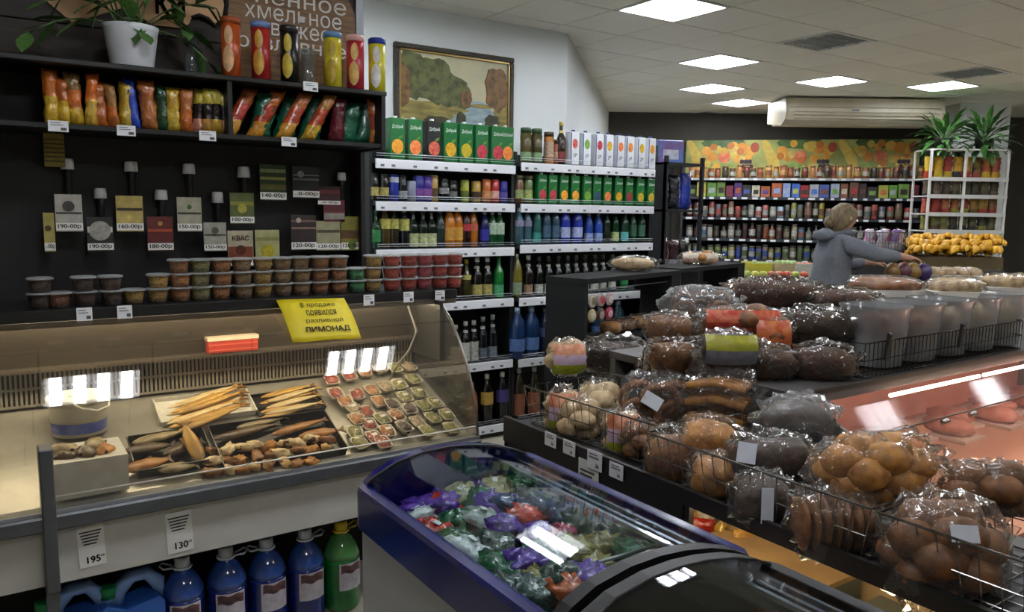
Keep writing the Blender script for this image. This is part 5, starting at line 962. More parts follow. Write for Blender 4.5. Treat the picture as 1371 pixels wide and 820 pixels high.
# ================================================================ SHOPPER
def shopper():
    b = atd(1115, 300, 6.4); an = math.atan2(rd.y, rd.x)
    root = thing('person', 'person in grey hooded sweatshirt reaching right over the fruit', 'person', (b.x, b.y, 0), an)
    def skin(name, nodes, edges, mt, sub=2, rootv=0):
        me = bpy.data.meshes.new(name); me.from_pydata([n[0] for n in nodes], edges, []); me.materials.append(mt); o = ob(name, me, root)
        sk = o.modifiers.new('skin', 'SKIN'); sk.use_smooth_shade = True
        for i, n in enumerate(nodes): me.skin_vertices[0].data[i].radius = (n[1], n[2] if len(n) > 2 else n[1]); me.skin_vertices[0].data[i].use_root = (i == rootv)
        s = o.modifiers.new('smooth', 'SUBSURF'); s.levels = s.render_levels = sub; return o
    N = []; E = []
    def add(p, r, par=None, r2=None):
        N.append((p, r, r2 or r)); 
        if par is not None: E.append((par, len(N)-1))
        return len(N)-1
    pel = add((0, 0, .95), .13); sp = add((.01, 0, 1.12), .12, pel); ch = add((.02, 0, 1.30), .13, sp); nk = add((.06, 0, 1.43), .055, ch); hb = add((.085, 0, 1.50), .062, nk); hm = add((.10, 0, 1.58), .088, hb); ht = add((.09, 0, 1.645), .065, hm)
    ns = add((.195, 0, 1.565), .014, hm)
    for s in (-1, 1):
        h = add((.0, .09*s, .88), .085, pel); k = add((.02, .10*s, .50), .058, h); a = add((-.02, .10*s, .10), .042, k); f = add((.06, .10*s, .045), .04, a); add((.16, .11*s, .035), .03, f)
        sh = add((.03, .17*s, 1.385), .062, ch)
        if s < 0: el = add((.27, -.22, 1.285), .045, sh); wr_ = add((.50, -.16, 1.272), .031, el); pm = add((.565, -.15, 1.262), .030, wr_)
        else: el = add((.20, .25, 1.16), .045, sh); wr_ = add((.40, .20, 1.20), .031, el); pm = add((.465, .19, 1.20), .030, wr_)
        P = Vector(N[pm][0])
        for q in range(4):
            o_ = (q-1.5)*.017; a1 = add(tuple(P+Vector((.045, o_, -.004))), .009, pm); a2 = add(tuple(P+Vector((.075+.006*(q in (1, 2)), o_*1.1, -.018))), .0085, a1); add(tuple(P+Vector((.092+.008*(q in (1, 2)), o_*1.1, -.042))), .0075, a2)
        t1 = add(tuple(P+Vector((.01, .034*(1 if s < 0 else -1), -.012))), .010, pm); add(tuple(P+Vector((.045, .046*(1 if s < 0 else -1), -.03))), .008, t1)
    skin('body', N, E, M('#b98a70', .55, v=.2, s=20))
    N2 = []; E2 = []
    def a2(p, r, par=None):
        N2.append((p, r, r)); 
        if par is not None: E2.append((par, len(N2)-1))
        return len(N2)-1
    w0 = a2((0, 0, .84), .17); w1 = a2((.0, 0, 1.02), .165, w0); w2 = a2((.01, 0, 1.16), .160, w1); w3 = a2((.015, 0, 1.30), .165, w2); w4 = a2((.04, 0, 1.41), .095, w3)
    for s in (-1, 1):
        q = a2((.03, .165*s, 1.375), .088, w3)
        if s < 0: q = a2((.15, -.21, 1.335), .075, q); q = a2((.27, -.222, 1.285), .066, q); q = a2((.40, -.19, 1.276), .056, q); a2((.495, -.16, 1.272), .044, q)
        else: q = a2((.20, .25, 1.16), .062, q); a2((.395, .20, 1.20), .045, q)
    hd = skin('sweatshirt', N2, E2, M('#6b6f76', .9, v=.35, s=60, h2='#53575e', b=.25))
    g = G()
    for i in range(11):
        pass
    build('hood', G().ell((-.055, 0, 1.425), (.085, .145, .055), 14, 9, 0, .35, 9, 3), M('#63676e', .9, v=.35, s=50, h2='#484c52', b=.3), root)
    build('hood_collar', G().tube([(.12*math.cos(a)*.75+.035, .115*math.sin(a), 1.445+.018*math.cos(a)) for a in [2*math.pi*k/16 for k in range(16)]], .026, 8, close=True), M('#5c6067', .9, v=.3, s=50), root)
    build('drawcord', G().tube([(.13, -.03, 1.43), (.165, -.03, 1.36), (.17, -.03, 1.30)], .004, 5), M('#c8c8c8', .6), root)
    N3 = []; E3 = []
    N3.append(((0, 0, .97), .14, .14))
    for s in (-1, 1):
        n = len(N3); N3 += [((.0, .09*s, .82), .105, .105), ((.02, .10*s, .50), .078, .078), ((-.02, .10*s, .12), .062, .062)]; E3 += [(0, n), (n, n+1), (n+1, n+2)]
    skin('trousers', N3, E3, M('#23262e', .8, v=.3, s=40))
    for s in (-1, 1): build('shoe', G().ell((.06, .105*s, .045), (.135, .05, .045), 12, 7, 0, 0, 8, 0, .85), M('#2a2826', .6), root)
    # hair: bob gathered at the back, strands following the skull
    hr = M('#7c6a4c', .55, v=.85, s=55, h2='#3c3020', b=.5, stretch=(1, 1, .25))
    g = G(); n, K = 20, 12; vs = []
    for i in range(K+1):
        ph = math.pi*i/K*.72
        for j in range(n):
            a = 2*math.pi*j/n; back = (1-math.cos(a))/2; rr = .093+.010*mnoise.noise(Vector((math.cos(a)*3, math.sin(a)*3, ph*3)))
            lim = ph*(.62+.55*back); vs.append((.088+rr*1.02*math.sin(lim)*math.cos(a)-.01*back, rr*.95*math.sin(lim)*math.sin(a), 1.575+rr*1.12*math.cos(lim)-.05*back*max(0, ph-1.2)))
    g.add(vs, [(i*n+j, i*n+(j+1) % n, (i+1)*n+(j+1) % n, (i+1)*n+j) for i in range(K) for j in range(n)], 0, True)
    build('hair', g, hr, root).modifiers.new('thickness', 'SOLIDIFY').thickness = .012
    build('hair_bun', G().ell((-.035, 0, 1.53), (.035, .045, .05), 12, 8, 0, .4, 12, 2), hr, root)
    for s in (-1, 1): build('eye', G().ell((.172, .034*s, 1.592), (.010, .012, .008), 8, 5), M('#2c2018', .3), root); build('ear', G().ell((.10, .088*s, 1.575), (.022, .010, .032), 8, 6), M('#b98a70', .55), root)
    build('mouth', G().ell((.176, 0, 1.53), (.008, .022, .006), 8, 5), M('#8a4c44', .5), root)
shopper()
# ================================================================ CHEST FREEZERS
NAVY = M('#0a0c58', .22, v=.3, s=4, h2='#06083a', coat=.3); FBLK = M('#0a0a0c', .5)
FX0, FX1 = .815, 1.40
ARCH = [(.845, .846), (.872, .868), (.93, .894), (1.02, .910), (1.10, .912), (1.17, .906), (1.25, .892), (1.32, .870), (1.372, .846)]
def rrect(x0, x1, y0, y1, r, n=5):
    P = []
    for cx, cy, a0 in ((x1-r, y1-r, 0), (x0+r, y1-r, 90), (x0+r, y0+r, 180), (x1-r, y0+r, 270)):
        for k in range(n+1): a = math.radians(a0+90*k/n); P.append((cx+r*math.cos(a), cy+r*math.sin(a)))
    return P
def ring(name, outer, inner, z0, z1, mt, par, chamf=.0):
    n = len(outer); g = G(); cx = sum(p[0] for p in outer)/n; cy = sum(p[1] for p in outer)/n
    vs = [(x, y, z0) for x, y in outer]+[(x, y, z1-chamf) for x, y in outer]+[(x+(cx-x)*chamf*1.2, y+(cy-y)*chamf*.8, z1) for x, y in outer]+[(x, y, z1) for x, y in inner]+[(x, y, z0) for x, y in inner]
    fs = []
    for a in range(4):
        for j in range(n): fs.append((a*n+j, a*n+(j+1) % n, (a+1)*n+(j+1) % n, (a+1)*n+j))
    for j in range(n): fs.append((4*n+j, 4*n+(j+1) % n, (j+1) % n, j))
    return build(name, g.add(vs, fs, 0, False), mt, par)
def freezer(y0, y1, rim, label, z=0):
    t = thing('chest_freezer', label, 'freezer', (0, 0, 0))
    o = rrect(FX0+.012, FX1-.012, y0+.012, y1-.012, .035); i_ = rrect(FX0+.05, FX1-.05, y0+.05, y1-.05, .02)
    ring('cabinet', o, i_, .06, .74, M('#a4a6aa', .4, v=.08, s=4), t); build('inner_floor', G().box(FX0+.04, FX1-.04, y0+.04, y1-.04, .5, .52), M('#3c4248', .5), t)
    for x in (FX0+.06, FX1-.1):
        for y in (y0+.06, y1-.1): build('foot', G().lathe([(.02, 0), (.02, .06)], 10, c=(x+.02, y+.02, 0)), FBLK, t)
    ring('rim', rrect(FX0, FX1, y0, y1, .045), rrect(FX0+.035, FX1-.035, y0+.035, y1-.035, .02), .735, .848, rim, t, .012)
    for a, b in ((y0+.004, y0+.035), (y1-.035, y1-.004)):
        build('arched_end', G().prism([(ARCH[0][0], .846)]+[(p[0], p[1]+.004) for p in ARCH]+[(ARCH[-1][0], .846)], 'y', a, b), rim if a > y0+.1 else FBLK, t)
    build('curved_glass', G().sheet([(p[0], p[1]) for p in ARCH], 'y', y0+.035, y1-.035, .004), glassy('#f4f8f8', .55, .0, .01), t)
    build('glass_edge', G().tube([(p[0], y1-.037, p[1]+.004) for p in ARCH], .004, 5), FBLK, t)
    for x, zz in ((1.275, .842), (1.305, .838), (1.34, .836)): build('slide_rail', G().box(x, x+.010, y0+.04, y1-.04, zz-.012, zz), M('#8a90a0', .25, m=.8), t)
    return t
freezer(1.06, 1.955, NAVY, 'chest freezer with navy blue rim and curved glass lid')
freezer(.22, 1.045, FBLK, 'nearer black-rimmed chest freezer at the bottom edge')
# frozen goods
def crumple(c, c2, r, seed, pw=.9, rough=.35, bump=.5):
    return G().ell((0, 0, 0), r, 18, 12, 0, .5, 15, seed, pw), M(c, .25, v=.75, s=38, h2=c2, b=.9, coat=.5)
FC = dict(p=('#5c38a0', '#22123c', 'purple'), r=('#c8402c', '#5a1410', 'red'), w=('#d0d8d8', '#5c6a6c', 'white'), g=('#2a6444', '#0c2418', 'dark green'), m=('#b0aa84', '#4a5434', 'pale mixed'), b=('#24406c', '#14243c', 'blue'), o=('#8a8244', '#35301a', 'olive'), k=('#2c463c', '#0e1614', 'black-green'), s=('#a8b4b0', '#4c5654', 'silver'), f=('#a83c5c', '#4c1c2c', 'pink'), t=('#b85c30', '#5c2412', 'orange-red'))
FG = [(541, 646, 'p', .06), (549, 672, 'p', .05), (588, 668, 'r', .062), (560, 685, 'w', .045), (581, 706, 'r', .052), (611, 692, 'g', .058), (592, 648, 'm', .045), (625, 643, 'p', .05), (638, 664, 'g', .055), (644, 692, 's', .058), (660, 672, 'p', .052), (674, 700, 'p', .045), (702, 686, 'r', .055), (681, 675, 'b', .05), (610, 625, 'm', .05), (650, 622, 's', .055), (626, 733, 'w', .052), (656, 728, 'k', .058), (671, 759, 'g', .062), (604, 722, 'g', .045),
 (703, 752, 'p', .055), (746, 772, 'k', .06), (761, 788, 't', .045), (752, 712, 'f', .036), (768, 735, 'o', .055), (716, 712, 'p', .045), (787, 690, 'k', .06), (690, 650, 'k', .055), (728, 665, 'k', .055), (700, 795, 'k', .06), (735, 745, 's', .045), (800, 755, 'o', .05), (640, 640, 'm', .04), (760, 690, 'b', .05), (655, 785, 'k', .05), (720, 735, 'g', .05), (830, 705, 'k', .06), (805, 722, 'o', .055), (770, 660, 'b', .055), (740, 640, 'k', .05), (850, 735, 'g', .055), (790, 775, 'p', .05), (720, 775, 'o', .05), (700, 628, 'g', .05)]
FG.sort(key=lambda q: q[1]); cnt = {}
for k, (x, y, c, r) in enumerate(FG):
    p = atz(x, y, .79); p.x = max(FX0+.05+r, min(FX1-.055-r, p.x)); p.y = max(1.115+r, min(1.90-r, p.y)); c1, c2, nm = FC[c]; cnt[c] = cnt.get(c, 0)+1
    g, mt = crumple(c1, c2, (r*1.1, r*.95, r*.62), k); p.z = .785+.016*((k*5) % 4)/3-r*.3
    o = build('frozen_bag', g, mt, None, p, (random.uniform(-.3, .3), random.uniform(-.3, .3), random.uniform(0, 3))); tag(o, f'{nm} bag of frozen food, {ORD[cnt[c]-1]} {nm} one from the freezer far end', 'frozen food', 'frozen food bags in the blue freezer')
    if c in 'wsrm': build('sticker', G().box(-.012, .012, -.008, .008, r*.66, r*.67+.001), M('#d0d4d4', .4), o)
for k in range(12):
    c = 'koktgkokskot'[k]; c1, c2, nm = FC[c]; r = .06; p = Vector((.95+.13*(k % 4), 1.0-.22*(k//4), .72))
    g, mt = crumple(c1, c2, (r*1.1, r, r*.6), k+60); o = build('frozen_bag', g, mt, None, p, (.1, .2, k)); tag(o, f'{nm} frozen bag in the black freezer, {["far", "middle", "near"][k//4]} row, {ORD[k % 4]} from left', 'frozen food', 'frozen food bags in the black freezer'); build('film', G().ell((0, 0, .002), (r*1.16, r*1.06, r*.66), 14, 9, 0, .5, 14, k+.5, .9), glassy('#f0f4f4', 1.8, .03, .08, .8, 40), o)
build('wire', G().tube([(.86, 1.31, .80), (1.10, 1.31, .805), (1.39, 1.31, .80)], .004, 6).tube([(.98, 1.31, .802), (.98, 1.31, .62)], .003, 6).tube([(1.28, 1.31, .802), (1.28, 1.31, .62)], .003, 6), M('#8a9094', .3, m=.8), tag(thing('freezer_divider', 'thin grey wire divider across the blue freezer', 'divider', (0, -.02, 0)), None))
# ================================================================ BREAD RACK WITH WIRE BASKETS
RK = M('#0c0c0d', .4, v=.3, s=20)
br = thing('bread_rack', 'black metal bread rack carrying the wire baskets', 'rack', (0, 0, 0))
build('tray_board', G().box(1.60, 2.10, .15, 2.36, .798, .812), RK, br); build('price_lip', G().box(1.585, 1.60, .15, 1.46, .792, .838), RK, br); build('price_lip', G().box(1.585, 1.60, 1.46, 2.36, .745, .838), RK, br)
build('front_panel', G().box(1.59, 1.61, 1.44, 2.36, .06, .798), RK, br); build('end_panel', G().box(1.59, 2.10, 2.34, 2.36, .06, .798), RK, br)
for x, y in ((1.60, 2.30), (2.05, 2.30), (2.05, .17), (1.60, .17)): build('leg', G().box(x, x+.04, y, y+.04, 0, .798), RK, br)
def basket(y0, y1, x0, h, label, skew=0):
    L = y1-y0; return wire_basket('bread_basket', L, .43, h, label, 'basket', (x0+.0, (y0+y1)/2, .8125), -math.pi/2+skew, '#8c8a86', 17, 8, .0016, .0032, 'wire bread baskets', .08)
# local x runs towards the camera (-y), local y runs to +x
basket(1.66, 2.32, 1.665, .14, 'wire bread basket farthest along the rack, with printed packs', math.radians(3)); basket(.925, 1.63, 1.605, .14, 'middle wire bread basket heaped with bagged bread'); basket(.20, .905, 1.600, .14, 'nearest wire bread basket at the right edge')
for k, (x, y, b) in enumerate(((737, 589, 0), (762, 600, 0), (796, 617, 1), (825, 631, 0))):
    p = atx(x, y, 1.578); t = thing('price_tag', f'white price tag on the bread rack lip, {ORD[k]} from far end', 'price tag', p, -math.pi/2, 'price tags on the bread rack'); w, h = .062, .048
    if b: w, h = .07, .06
    build('card', G().box(-w/2, w/2, -.001, .001, -h/2, h/2), M('#c8cacd', .5), t); build('print', G().box(-w*.35, w*.3, -.0018, -.001, h*.1, h*.18).box(-w*.35, w*.2, -.0018, -.001, h*.28, h*.34), M('#5a5a5e', .6), t); lettering('36', t, (w*.2, -.002, -h*.25), h=h*.22, bold=.03)
p = atx(787, 632, 1.580); t = thing('price_sheet', 'larger white printed sheet hanging below the third rack price tag', 'price sheet', p, -math.pi/2, 'price tags on the bread rack'); build('paper', G().box(-.05, .05, .002, .003, -.035, .035), M('#b8bcb4', .5), t); build('print', G().box(-.04, .02, .001, .002, -.02, -.012).box(-.04, .03, .001, .002, -.005, .002), M('#3c4440', .5), t)
# ---------------------------------------------------------------- low lit chilled counter beneath the rack
lc = thing('chilled_counter', 'low lit chilled counter under the near half of bread rack', 'display counter')
build('front', G().box(1.615, 1.64, .16, 1.44, .06, .675), RK, lc); build('steel_lip', G().box(1.612, 1.645, .16, 1.44, .675, .692), M('#b8b6b0', .25, m=.85), lc)
build('deck', G().box(1.64, 2.10, .22, 2.10, .40, .42), M('#c8bca4', .5), lc); build('rear', G().box(2.10, 2.115, .22, 2.10, .42, .79), M('#c0a880', .5, v=.2, s=6), lc); build('end', G().box(1.64, 2.10, 2.085, 2.10, .42, .79), M('#c8b48c', .5), lc)
build('end', G().box(1.64, 2.04, .22, .235, .42, .75), M('#3c3a36', .5), lc)
build('lamp_tube', G().tube([(1.68, .30, .778), (1.68, 1.9, .778)], .008, 6), lampmat('#ffe2b8', 34), lc)
gb = thing('storage_box', 'long storage box with tan lid inside the low lit counter', 'box', (1.985, 1.22, .4205))
build('body', G().box(-.085, .10, .002, .42, 0, .13), M('#0e0d0c', .5), gb); build('lid', G().box(-.09, .105, -.004, .425, .13, .145), M('#b09468', .5, v=.25, s=8), gb); build('end_face', G().box(-.085, .10, -.004, .002, 0, .13), M('#5c6660', .45), gb)
g2 = tag(build('grey_box', G().box(-.12, .12, -.16, .16, 0, .12, 0, .008), M('#5c6660', .45), None, (1.93, .98, .4205)), 'grey-green box inside the low lit counter', 'box'); build('seal', G().box(-.04, .04, -.02, .02, .12, .122), M('#7c867e', .4), g2)
for k, (x, y, c, nm) in enumerate(((945, 705, '#c8a02c', 'yellow'), (960, 722, '#d0b048', 'golden'), (975, 705, '#c8743c', 'orange'), (938, 712, '#b02c24', 'red'), (985, 728, '#c89a50', 'amber'), (995, 715, '#b0442c', 'red-orange'), (955, 695, '#d8d4c8', 'white'), (970, 738, '#c0a468', 'tan'))):
    p = atz(x, y, .50); p.x = min(2.03, p.x-.05); p.y = max(1.5, min(2.0, p.y-.04)); o = build('sausage_pack', pillow(.12, .15, .045, [(.3, 1), (1, 0)], k+90), [foil(c), foil('#d8ccb8')], None, (p.x, p.y, .435), (random.uniform(-.7, .2), .3*math.sin(k), k*.7)); tag(o, f'{nm} sausage pack lit up in low counter under bread rack', 'food pack', 'packs in the low lit counter')
# ================================================================ MEAT COUNTER BEHIND THE RACK
MX0, MX1 = 2.13, 4.9
mp = [(1.02, .60), (1.03, .66), (1.06, .73), (1.115, .80), (1.19, .868), (1.285, .930), (1.40, .985), (1.50, 1.022)]
mc = thing('meat_counter', 'glass-fronted meat counter lit pink behind the bread rack', 'display counter')
build('lower_front', G().box(MX0, MX1, 1.03, 1.05, .08, .58), M('#8a8a86', .5), mc); build('bumper', G().box(MX0, MX1, 1.0, 1.05, .55, .60, 0, .006), GREY, mc)
build('deck', G().box(MX0, MX1, 1.03, 2.20, .60, .62), M('#d8b49c', .45), mc)
build('rear_wall', G().box(2.95, MX1, 2.0, 2.02, .62, 1.0), M('#e8a894', .5, v=.15, s=3), mc); build('rear_wall', G().box(MX0, 2.95, 2.0, 2.02, .62, 1.0), M('#dcc890', .5, v=.2, s=3), mc)  # pink and yellow lamp glow is put into deck and wall colours
build('top_board', G().box(MX0, MX1, 1.50, 2.40, 1.0, 1.03), M('#3c3a38', .45, v=.3, s=8), mc); build('top_edge', G().box(MX0, MX1, 1.485, 1.50, .992, 1.034), M('#4a4640', .3, m=.6), mc)
build('front_glass', G().sheet(mp, 'x', MX0, MX1, .005), glassy('#f8ece6', .14, .03, .05), mc)
for x in (MX0+.01, MX1-.01): build('side_panel', G().prism(mp+[(2.2, 1.0), (2.2, .08), (1.04, .08)], 'x', x-.008, x+.008), M('#7c7a76', .4), mc)
build('rear_panel', G().box(MX0, MX1, 2.36, 2.39, 0, 1.0), M('#55524c', .6), mc)
build('lamp_tube', G().tube([(2.62, 1.47, .972), (3.25, 1.47, .972)], .007, 8), lampmat('#fff0d8', 22), mc); build('lamp_tube', G().tube([(3.29, 1.47, .972), (4.8, 1.47, .972)], .007, 8), lampmat('#ffdccc', 24), mc)
build('glass_seam', G().tube([(MX0, 1.283, .936), (MX1, 1.283, .936)], .003, 5), M('#6a5c50', .3), mc)
for x, y in ((1268, 566), (1306, 542)):
    d = ray(x, y); q = aty(x, y, 1.26); build('glass_clamp', G().lathe([(.016, 0), (.016, .012), (.010, .018)], 12), M('#b0a8a0', .2, m=.9), mc, (q.x, 1.262, .925), (-.6, 0, 0)).location.z = .922
for k in range(12):
    px = 2.3+k*.21; c = ['#d8bc78', '#dcc490', '#d0a080', '#d09080', '#d89888', '#cc8474'][min(5, k//2)]
    o = build('meat_piece', G().ell((0, 0, .035), (.08, .11, .04), 12, 8, 0, .3, 8, k), M(c, .4, v=.6, s=22, h2='#e0c0b0', b=.3), None, (px, 1.72+.10*(k % 2), .6305)); tag(o, f'{"yellowish reflection-coloured" if k < 4 else "pink meat"} piece on the meat counter deck, {ORD[k]} from left', 'meat', 'meat pieces in the counter'); build('foam_tray', G().box(-.09, .09, -.12, .12, -.009, .004), M('#e0dcd4', .5), o)  # yellowish pieces stand in for a yellow reflection in the glass
# ================================================================ BREAD
CRUST = dict(gold=('#b07c38', '#6a3c14'), brown=('#7a4e24', '#3a200c'), rye=('#3c2a20', '#1c120c'), white=('#c0aa84', '#8a6c44'), choc=('#4a2a1c', '#20100a'))
FILM = glassy('#faf8f4', 1.25, .025, .09, 1.0, 17); FILMW = glassy('#f4f4f2', 1.5, .11, .12, 1.0, 14); FILMD = glassy('#e4e0d8', 1.4, .012, .09, 1.0, 15)
def bread_bag(px, py, w, h, z, kind, crust, label, film=None, sticker=None, rz=0, deep=.8, group='bagged bread in the wire baskets', lay=False, stick_rot=0, printed=None, fixed=None):
    p = fixed or atz(px, py, z); s = depth(p)/F*(1.17 if not fixed else 1); L, H = w*s, h*s*1.02; D = min(L, H)*deep; D = max(D, .10); H *= .92
    t = thing('bread_bag', label, 'bread', p, math.atan2(rd.y, rd.x)+rz, group); c1, c2 = CRUST[crust]; mt = M(c1, .55, v=.8, s=26, h2=c2, b=.5, rnd=.1); rr = random.Random(int(px*7+py))
    a, b, c = L/2*.90, D/2*.90, H/2*.90
    def inside():
        while True:
            q = Vector((rr.uniform(-1, 1), rr.uniform(-1, 1), rr.uniform(-1, 1)))
            if q.length < 1: return q
    if kind == 'rolls':
        n = max(5, int(a*b*c/(.034**3)*.9)); n = min(n, 16)
        for k in range(n):
            g_ = (k+.5)/n; ph = math.acos(1-2*g_); th = k*2.4; q = Vector((math.sin(ph)*math.cos(th), math.sin(ph)*math.sin(th), math.cos(ph)))*.66; r = min(.052, .66*(a*b*c)**(1/3))
            build('roll', G().ell((q.x*a, q.y*b, q.z*c), (r*1.1, r, r*.8), 12, 8, 0, .15, 6, k), mt, t)
    elif kind == 'loaf': build('loaf', G().ell((0, 0, -c*.05), (a*.95, b*.92, c*.86), 18, 11, 0, .2, 6, px % 9, .72), mt, t)
    elif kind == 'slices':
        for k in range(7): x = (k-3)*a*.26; build('slice', G().ell((x, 0, 0), (a*.12, b*.9, c*.85*(1-.05*abs(k-3))), 10, 9, 0, .1, 6, k, .8), mt, t)
    elif kind == 'sticks':
        for k in range(12): y = (k % 4-1.5)*b*.42; zz = (k//4-1)*c*.5; build('stick', G().tube([(-a*.85, y, zz-c*.1), (0, y*1.1, zz+c*.12), (a*.8, y, zz-c*.05)], min(.014, c*.28), 7), mt, t)
    elif kind == 'rings':
        for k in range(6):
            R = min(a, c)*.55; cx, cz = (k % 3-1)*a*.5, (k//3-.5)*c*.5; tl = rr.uniform(-.6, .6)
            build('ring_roll', G().tube([(cx+R*math.cos(u), -b*.35+.25*b*(k % 2)+R*.4*math.sin(u)*math.sin(tl), cz+R*math.sin(u)*.9) for u in [2*math.pi*j/14 for j in range(14)]], R*.27, 7, close=True), mt, t)
    g = G().ell((0, 0, 0), (L/2, D/2, H/2), 26, 16, 0, .34, 14, px+py, .86)
    build('film', g, film or FILM, t)
    tw = G().tube([(L*.44, 0, H*.06), (L*.52, -.01, H*.12), (L*.56, 0, H*.22)], [.020, .007, .016], 7); build('twisted_end', tw, film or FILM, t)
    if printed:
        u = G(); n = 7; vs = []
        for i in range(n):
            for j in range(n): x = (j/(n-1)-.5)*1.55; zz = (i/(n-1)-.5)*1.5; yy = -math.sqrt(max(.1, 1-x*x*.8-zz*zz*.8)); vs.append((x*L/2*1.05, yy*D/2*1.24, zz*H/2*1.05))
        m2 = [M(c_, .35, v=.5, s=40, h2=d_) for c_, d_ in printed]; K = len(m2)
        for i in range(n-1):
            for j in range(n-1): u.f.append([i*n+j, i*n+j+1, (i+1)*n+j+1, (i+1)*n+j]); u.i.append(min(K-1, int(i/(n-1)*K))); u.sm.append(True)
        u.v = vs; build('printed_film', u, m2, t)
    if sticker:
        x, zz, sw, sh, sc = sticker; yy = -math.sqrt(max(.08, 1-x*x-zz*zz)); nrm = Vector((x/(L/2), yy/(D/2), zz/(H/2))).normalized()
        q = build('sticker', G().box(-sw/2, sw/2, -.001, .001, -sh/2, sh/2), M(sc, .45, v=.08, s=30), t, Vector((x*L/2, yy*D/2, zz*H/2))*1.06+nrm*.006, (0, 0, 0)); q.rotation_euler = (nrm.to_track_quat('-Y', 'Z').to_matrix() @ Matrix.Rotation(stick_rot, 3, 'Y')).to_euler()
    return t
PR = [('#8a9a20', '#c0b82c'), ('#b8a8c0', '#c88a90'), ('#b86a48', '#d8b090')]
WS = '#c8ccd4'
bread_bag(758, 478, 46, 46, .985, 'rolls', 'white', 'small pack with yellow-green printed film on top at far end', printed=PR, rz=.2)
bread_bag(823, 477, 92, 50, .965, 'loaf', 'rye', 'long dark rye loaf in clear film at far end of rack', FILMD, rz=.1)
bread_bag(753, 550, 40, 62, .868, 'rolls', 'white', 'printed pack standing in far corner of the farthest basket', printed=PR)
bread_bag(803, 545, 56, 66, .870, 'rolls', 'white', 'bag of pale buns in middle of the farthest basket')
bread_bag(832, 578, 44, 62, .868, 'rolls', 'white', 'printed pack at near end of the farthest basket', printed=PR)
bread_bag(778, 562, 50, 56, .868, 'rolls', 'white', 'bag of pale buns between the two printed packs')
bread_bag(858, 590, 44, 52, .868, 'rolls', 'brown', 'bag of small brown rolls at near end of farthest basket')
bread_bag(900, 490, 82, 50, 1.00, 'rings', 'brown', 'bag of brown rings with yellow-green sticker', FILM, (-.45, .2, .07, .06, '#b0bc24'), rz=.1)
bread_bag(880, 545, 92, 86, .925, 'rings', 'brown', 'bag of twisted rings with tilted white sticker', FILM, (-.25, .35, .065, .045, WS), stick_rot=.5)
bread_bag(964, 535, 88, 90, .975, 'sticks', 'gold', 'bag of long golden bread sticks with white wrapper top', FILM, rz=-.5)
bread_bag(1056, 516, 108, 54, .985, 'sticks', 'white', 'pale bag of flat bread sticks, topmost in middle basket', FILMW, rz=.15)
bread_bag(1066, 566, 100, 70, .965, 'loaf', 'rye', 'grey-filmed dark bread bag behind the middle basket', FILMW, (.35, -.55, .05, .06, WS), rz=.25)
bread_bag(948, 588, 74, 60, .930, 'loaf', 'gold', 'round golden bun in film at front of middle basket')
bread_bag(1035, 615, 106, 72, .930, 'loaf', 'rye', 'dark loaf in clear film with white sticker', FILM, (-.6, .35, .05, .055, WS), rz=-.1)
bread_bag(900, 612, 64, 78, .870, 'loaf', 'brown', 'brown loaf standing in far end of middle basket')
bread_bag(957, 638, 66, 62, .865, 'loaf', 'gold', 'golden loaf inside the middle basket')
bread_bag(1020, 668, 76, 70, .865, 'loaf', 'rye', 'dark loaf inside middle basket with long white sticker', FILM, (-.1, .1, .03, .09, WS))
bread_bag(1112, 700, 100, 92, .868, 'slices', 'brown', 'bag of sliced bread in near end of middle basket', FILM)
bread_bag(1172, 628, 158, 92, .975, 'rolls', 'gold', 'large bag of round golden rolls topmost at near end', FILM, rz=.1)
bread_bag(1262, 738, 140, 150, .875, 'rolls', 'brown', 'large bag of brown rolls with white sticker in nearest basket', FILM, (-.1, .55, .055, .035, WS))
bread_bag(1325, 655, 110, 70, .97, 'rolls', 'brown', 'bag of brown rolls at the right edge above nearest basket', FILM)
# bread lying on the meat counter
TZ = 1.03; GC = 'bread on the meat counter top'
def on_top(px, py, w, h, lift, *a, **k): bread_bag(px, py, w, h, TZ+lift, *a, group=GC, **k)
for k, (x, y, c) in enumerate(((905, 478, 'brown'), (965, 488, 'rye'), (1030, 486, 'choc'), (930, 450, 'brown'), (1000, 455, 'rye'), (1070, 462, 'choc'), (1130, 440, 'choc'))): on_top(x, y, 74, 48, .055, 'loaf', c, f'{["brown", "dark grey", "dark", "brown rear", "dark rear", "glossy rear", "rightmost rear"][k]} loaf in the lower layer of the counter bread pile', FILMD)
on_top(896, 440, 60, 44, .13, 'loaf', 'brown', 'brown loaf bag at the left end of counter bread pile'); on_top(937, 410, 92, 50, .20, 'rings', 'brown', 'shiny white film bag of rings on the counter bread pile', FILMW, rz=.1)
on_top(992, 430, 104, 38, .18, 'rolls', 'brown', 'red printed bag lying across the counter bread pile', printed=[('#8a241a', '#c05a3c'), ('#a83424', '#d08a60')])
on_top(975, 466, 72, 46, .12, 'loaf', 'rye', 'grey and yellow printed bread bag below the red one', printed=[('#6c6c74', '#4a4a52'), ('#8c8c2c', '#b0ac3c')])
t_or = bread_bag(1030, 450, 48, 54, TZ+.13, 'rolls', 'brown', 'orange printed bread bag beside the red one', printed=[('#8a7020', '#b0902c'), ('#a84a20', '#c8783c'), ('#a8401c', '#d09050')], group=GC)
lettering('Бел', t_or, (.0, -.062, .0), h=.028, col='#5a1c10', bold=.02)
on_top(1040, 394, 112, 44, .22, 'loaf', 'choc', 'dark chocolate-brown loaf at back of counter bread pile', FILMD); on_top(1090, 436, 96, 50, .15, 'loaf', 'rye', 'glossy dark loaf in brown film in front of clear bins', FILMD, rz=-.2)
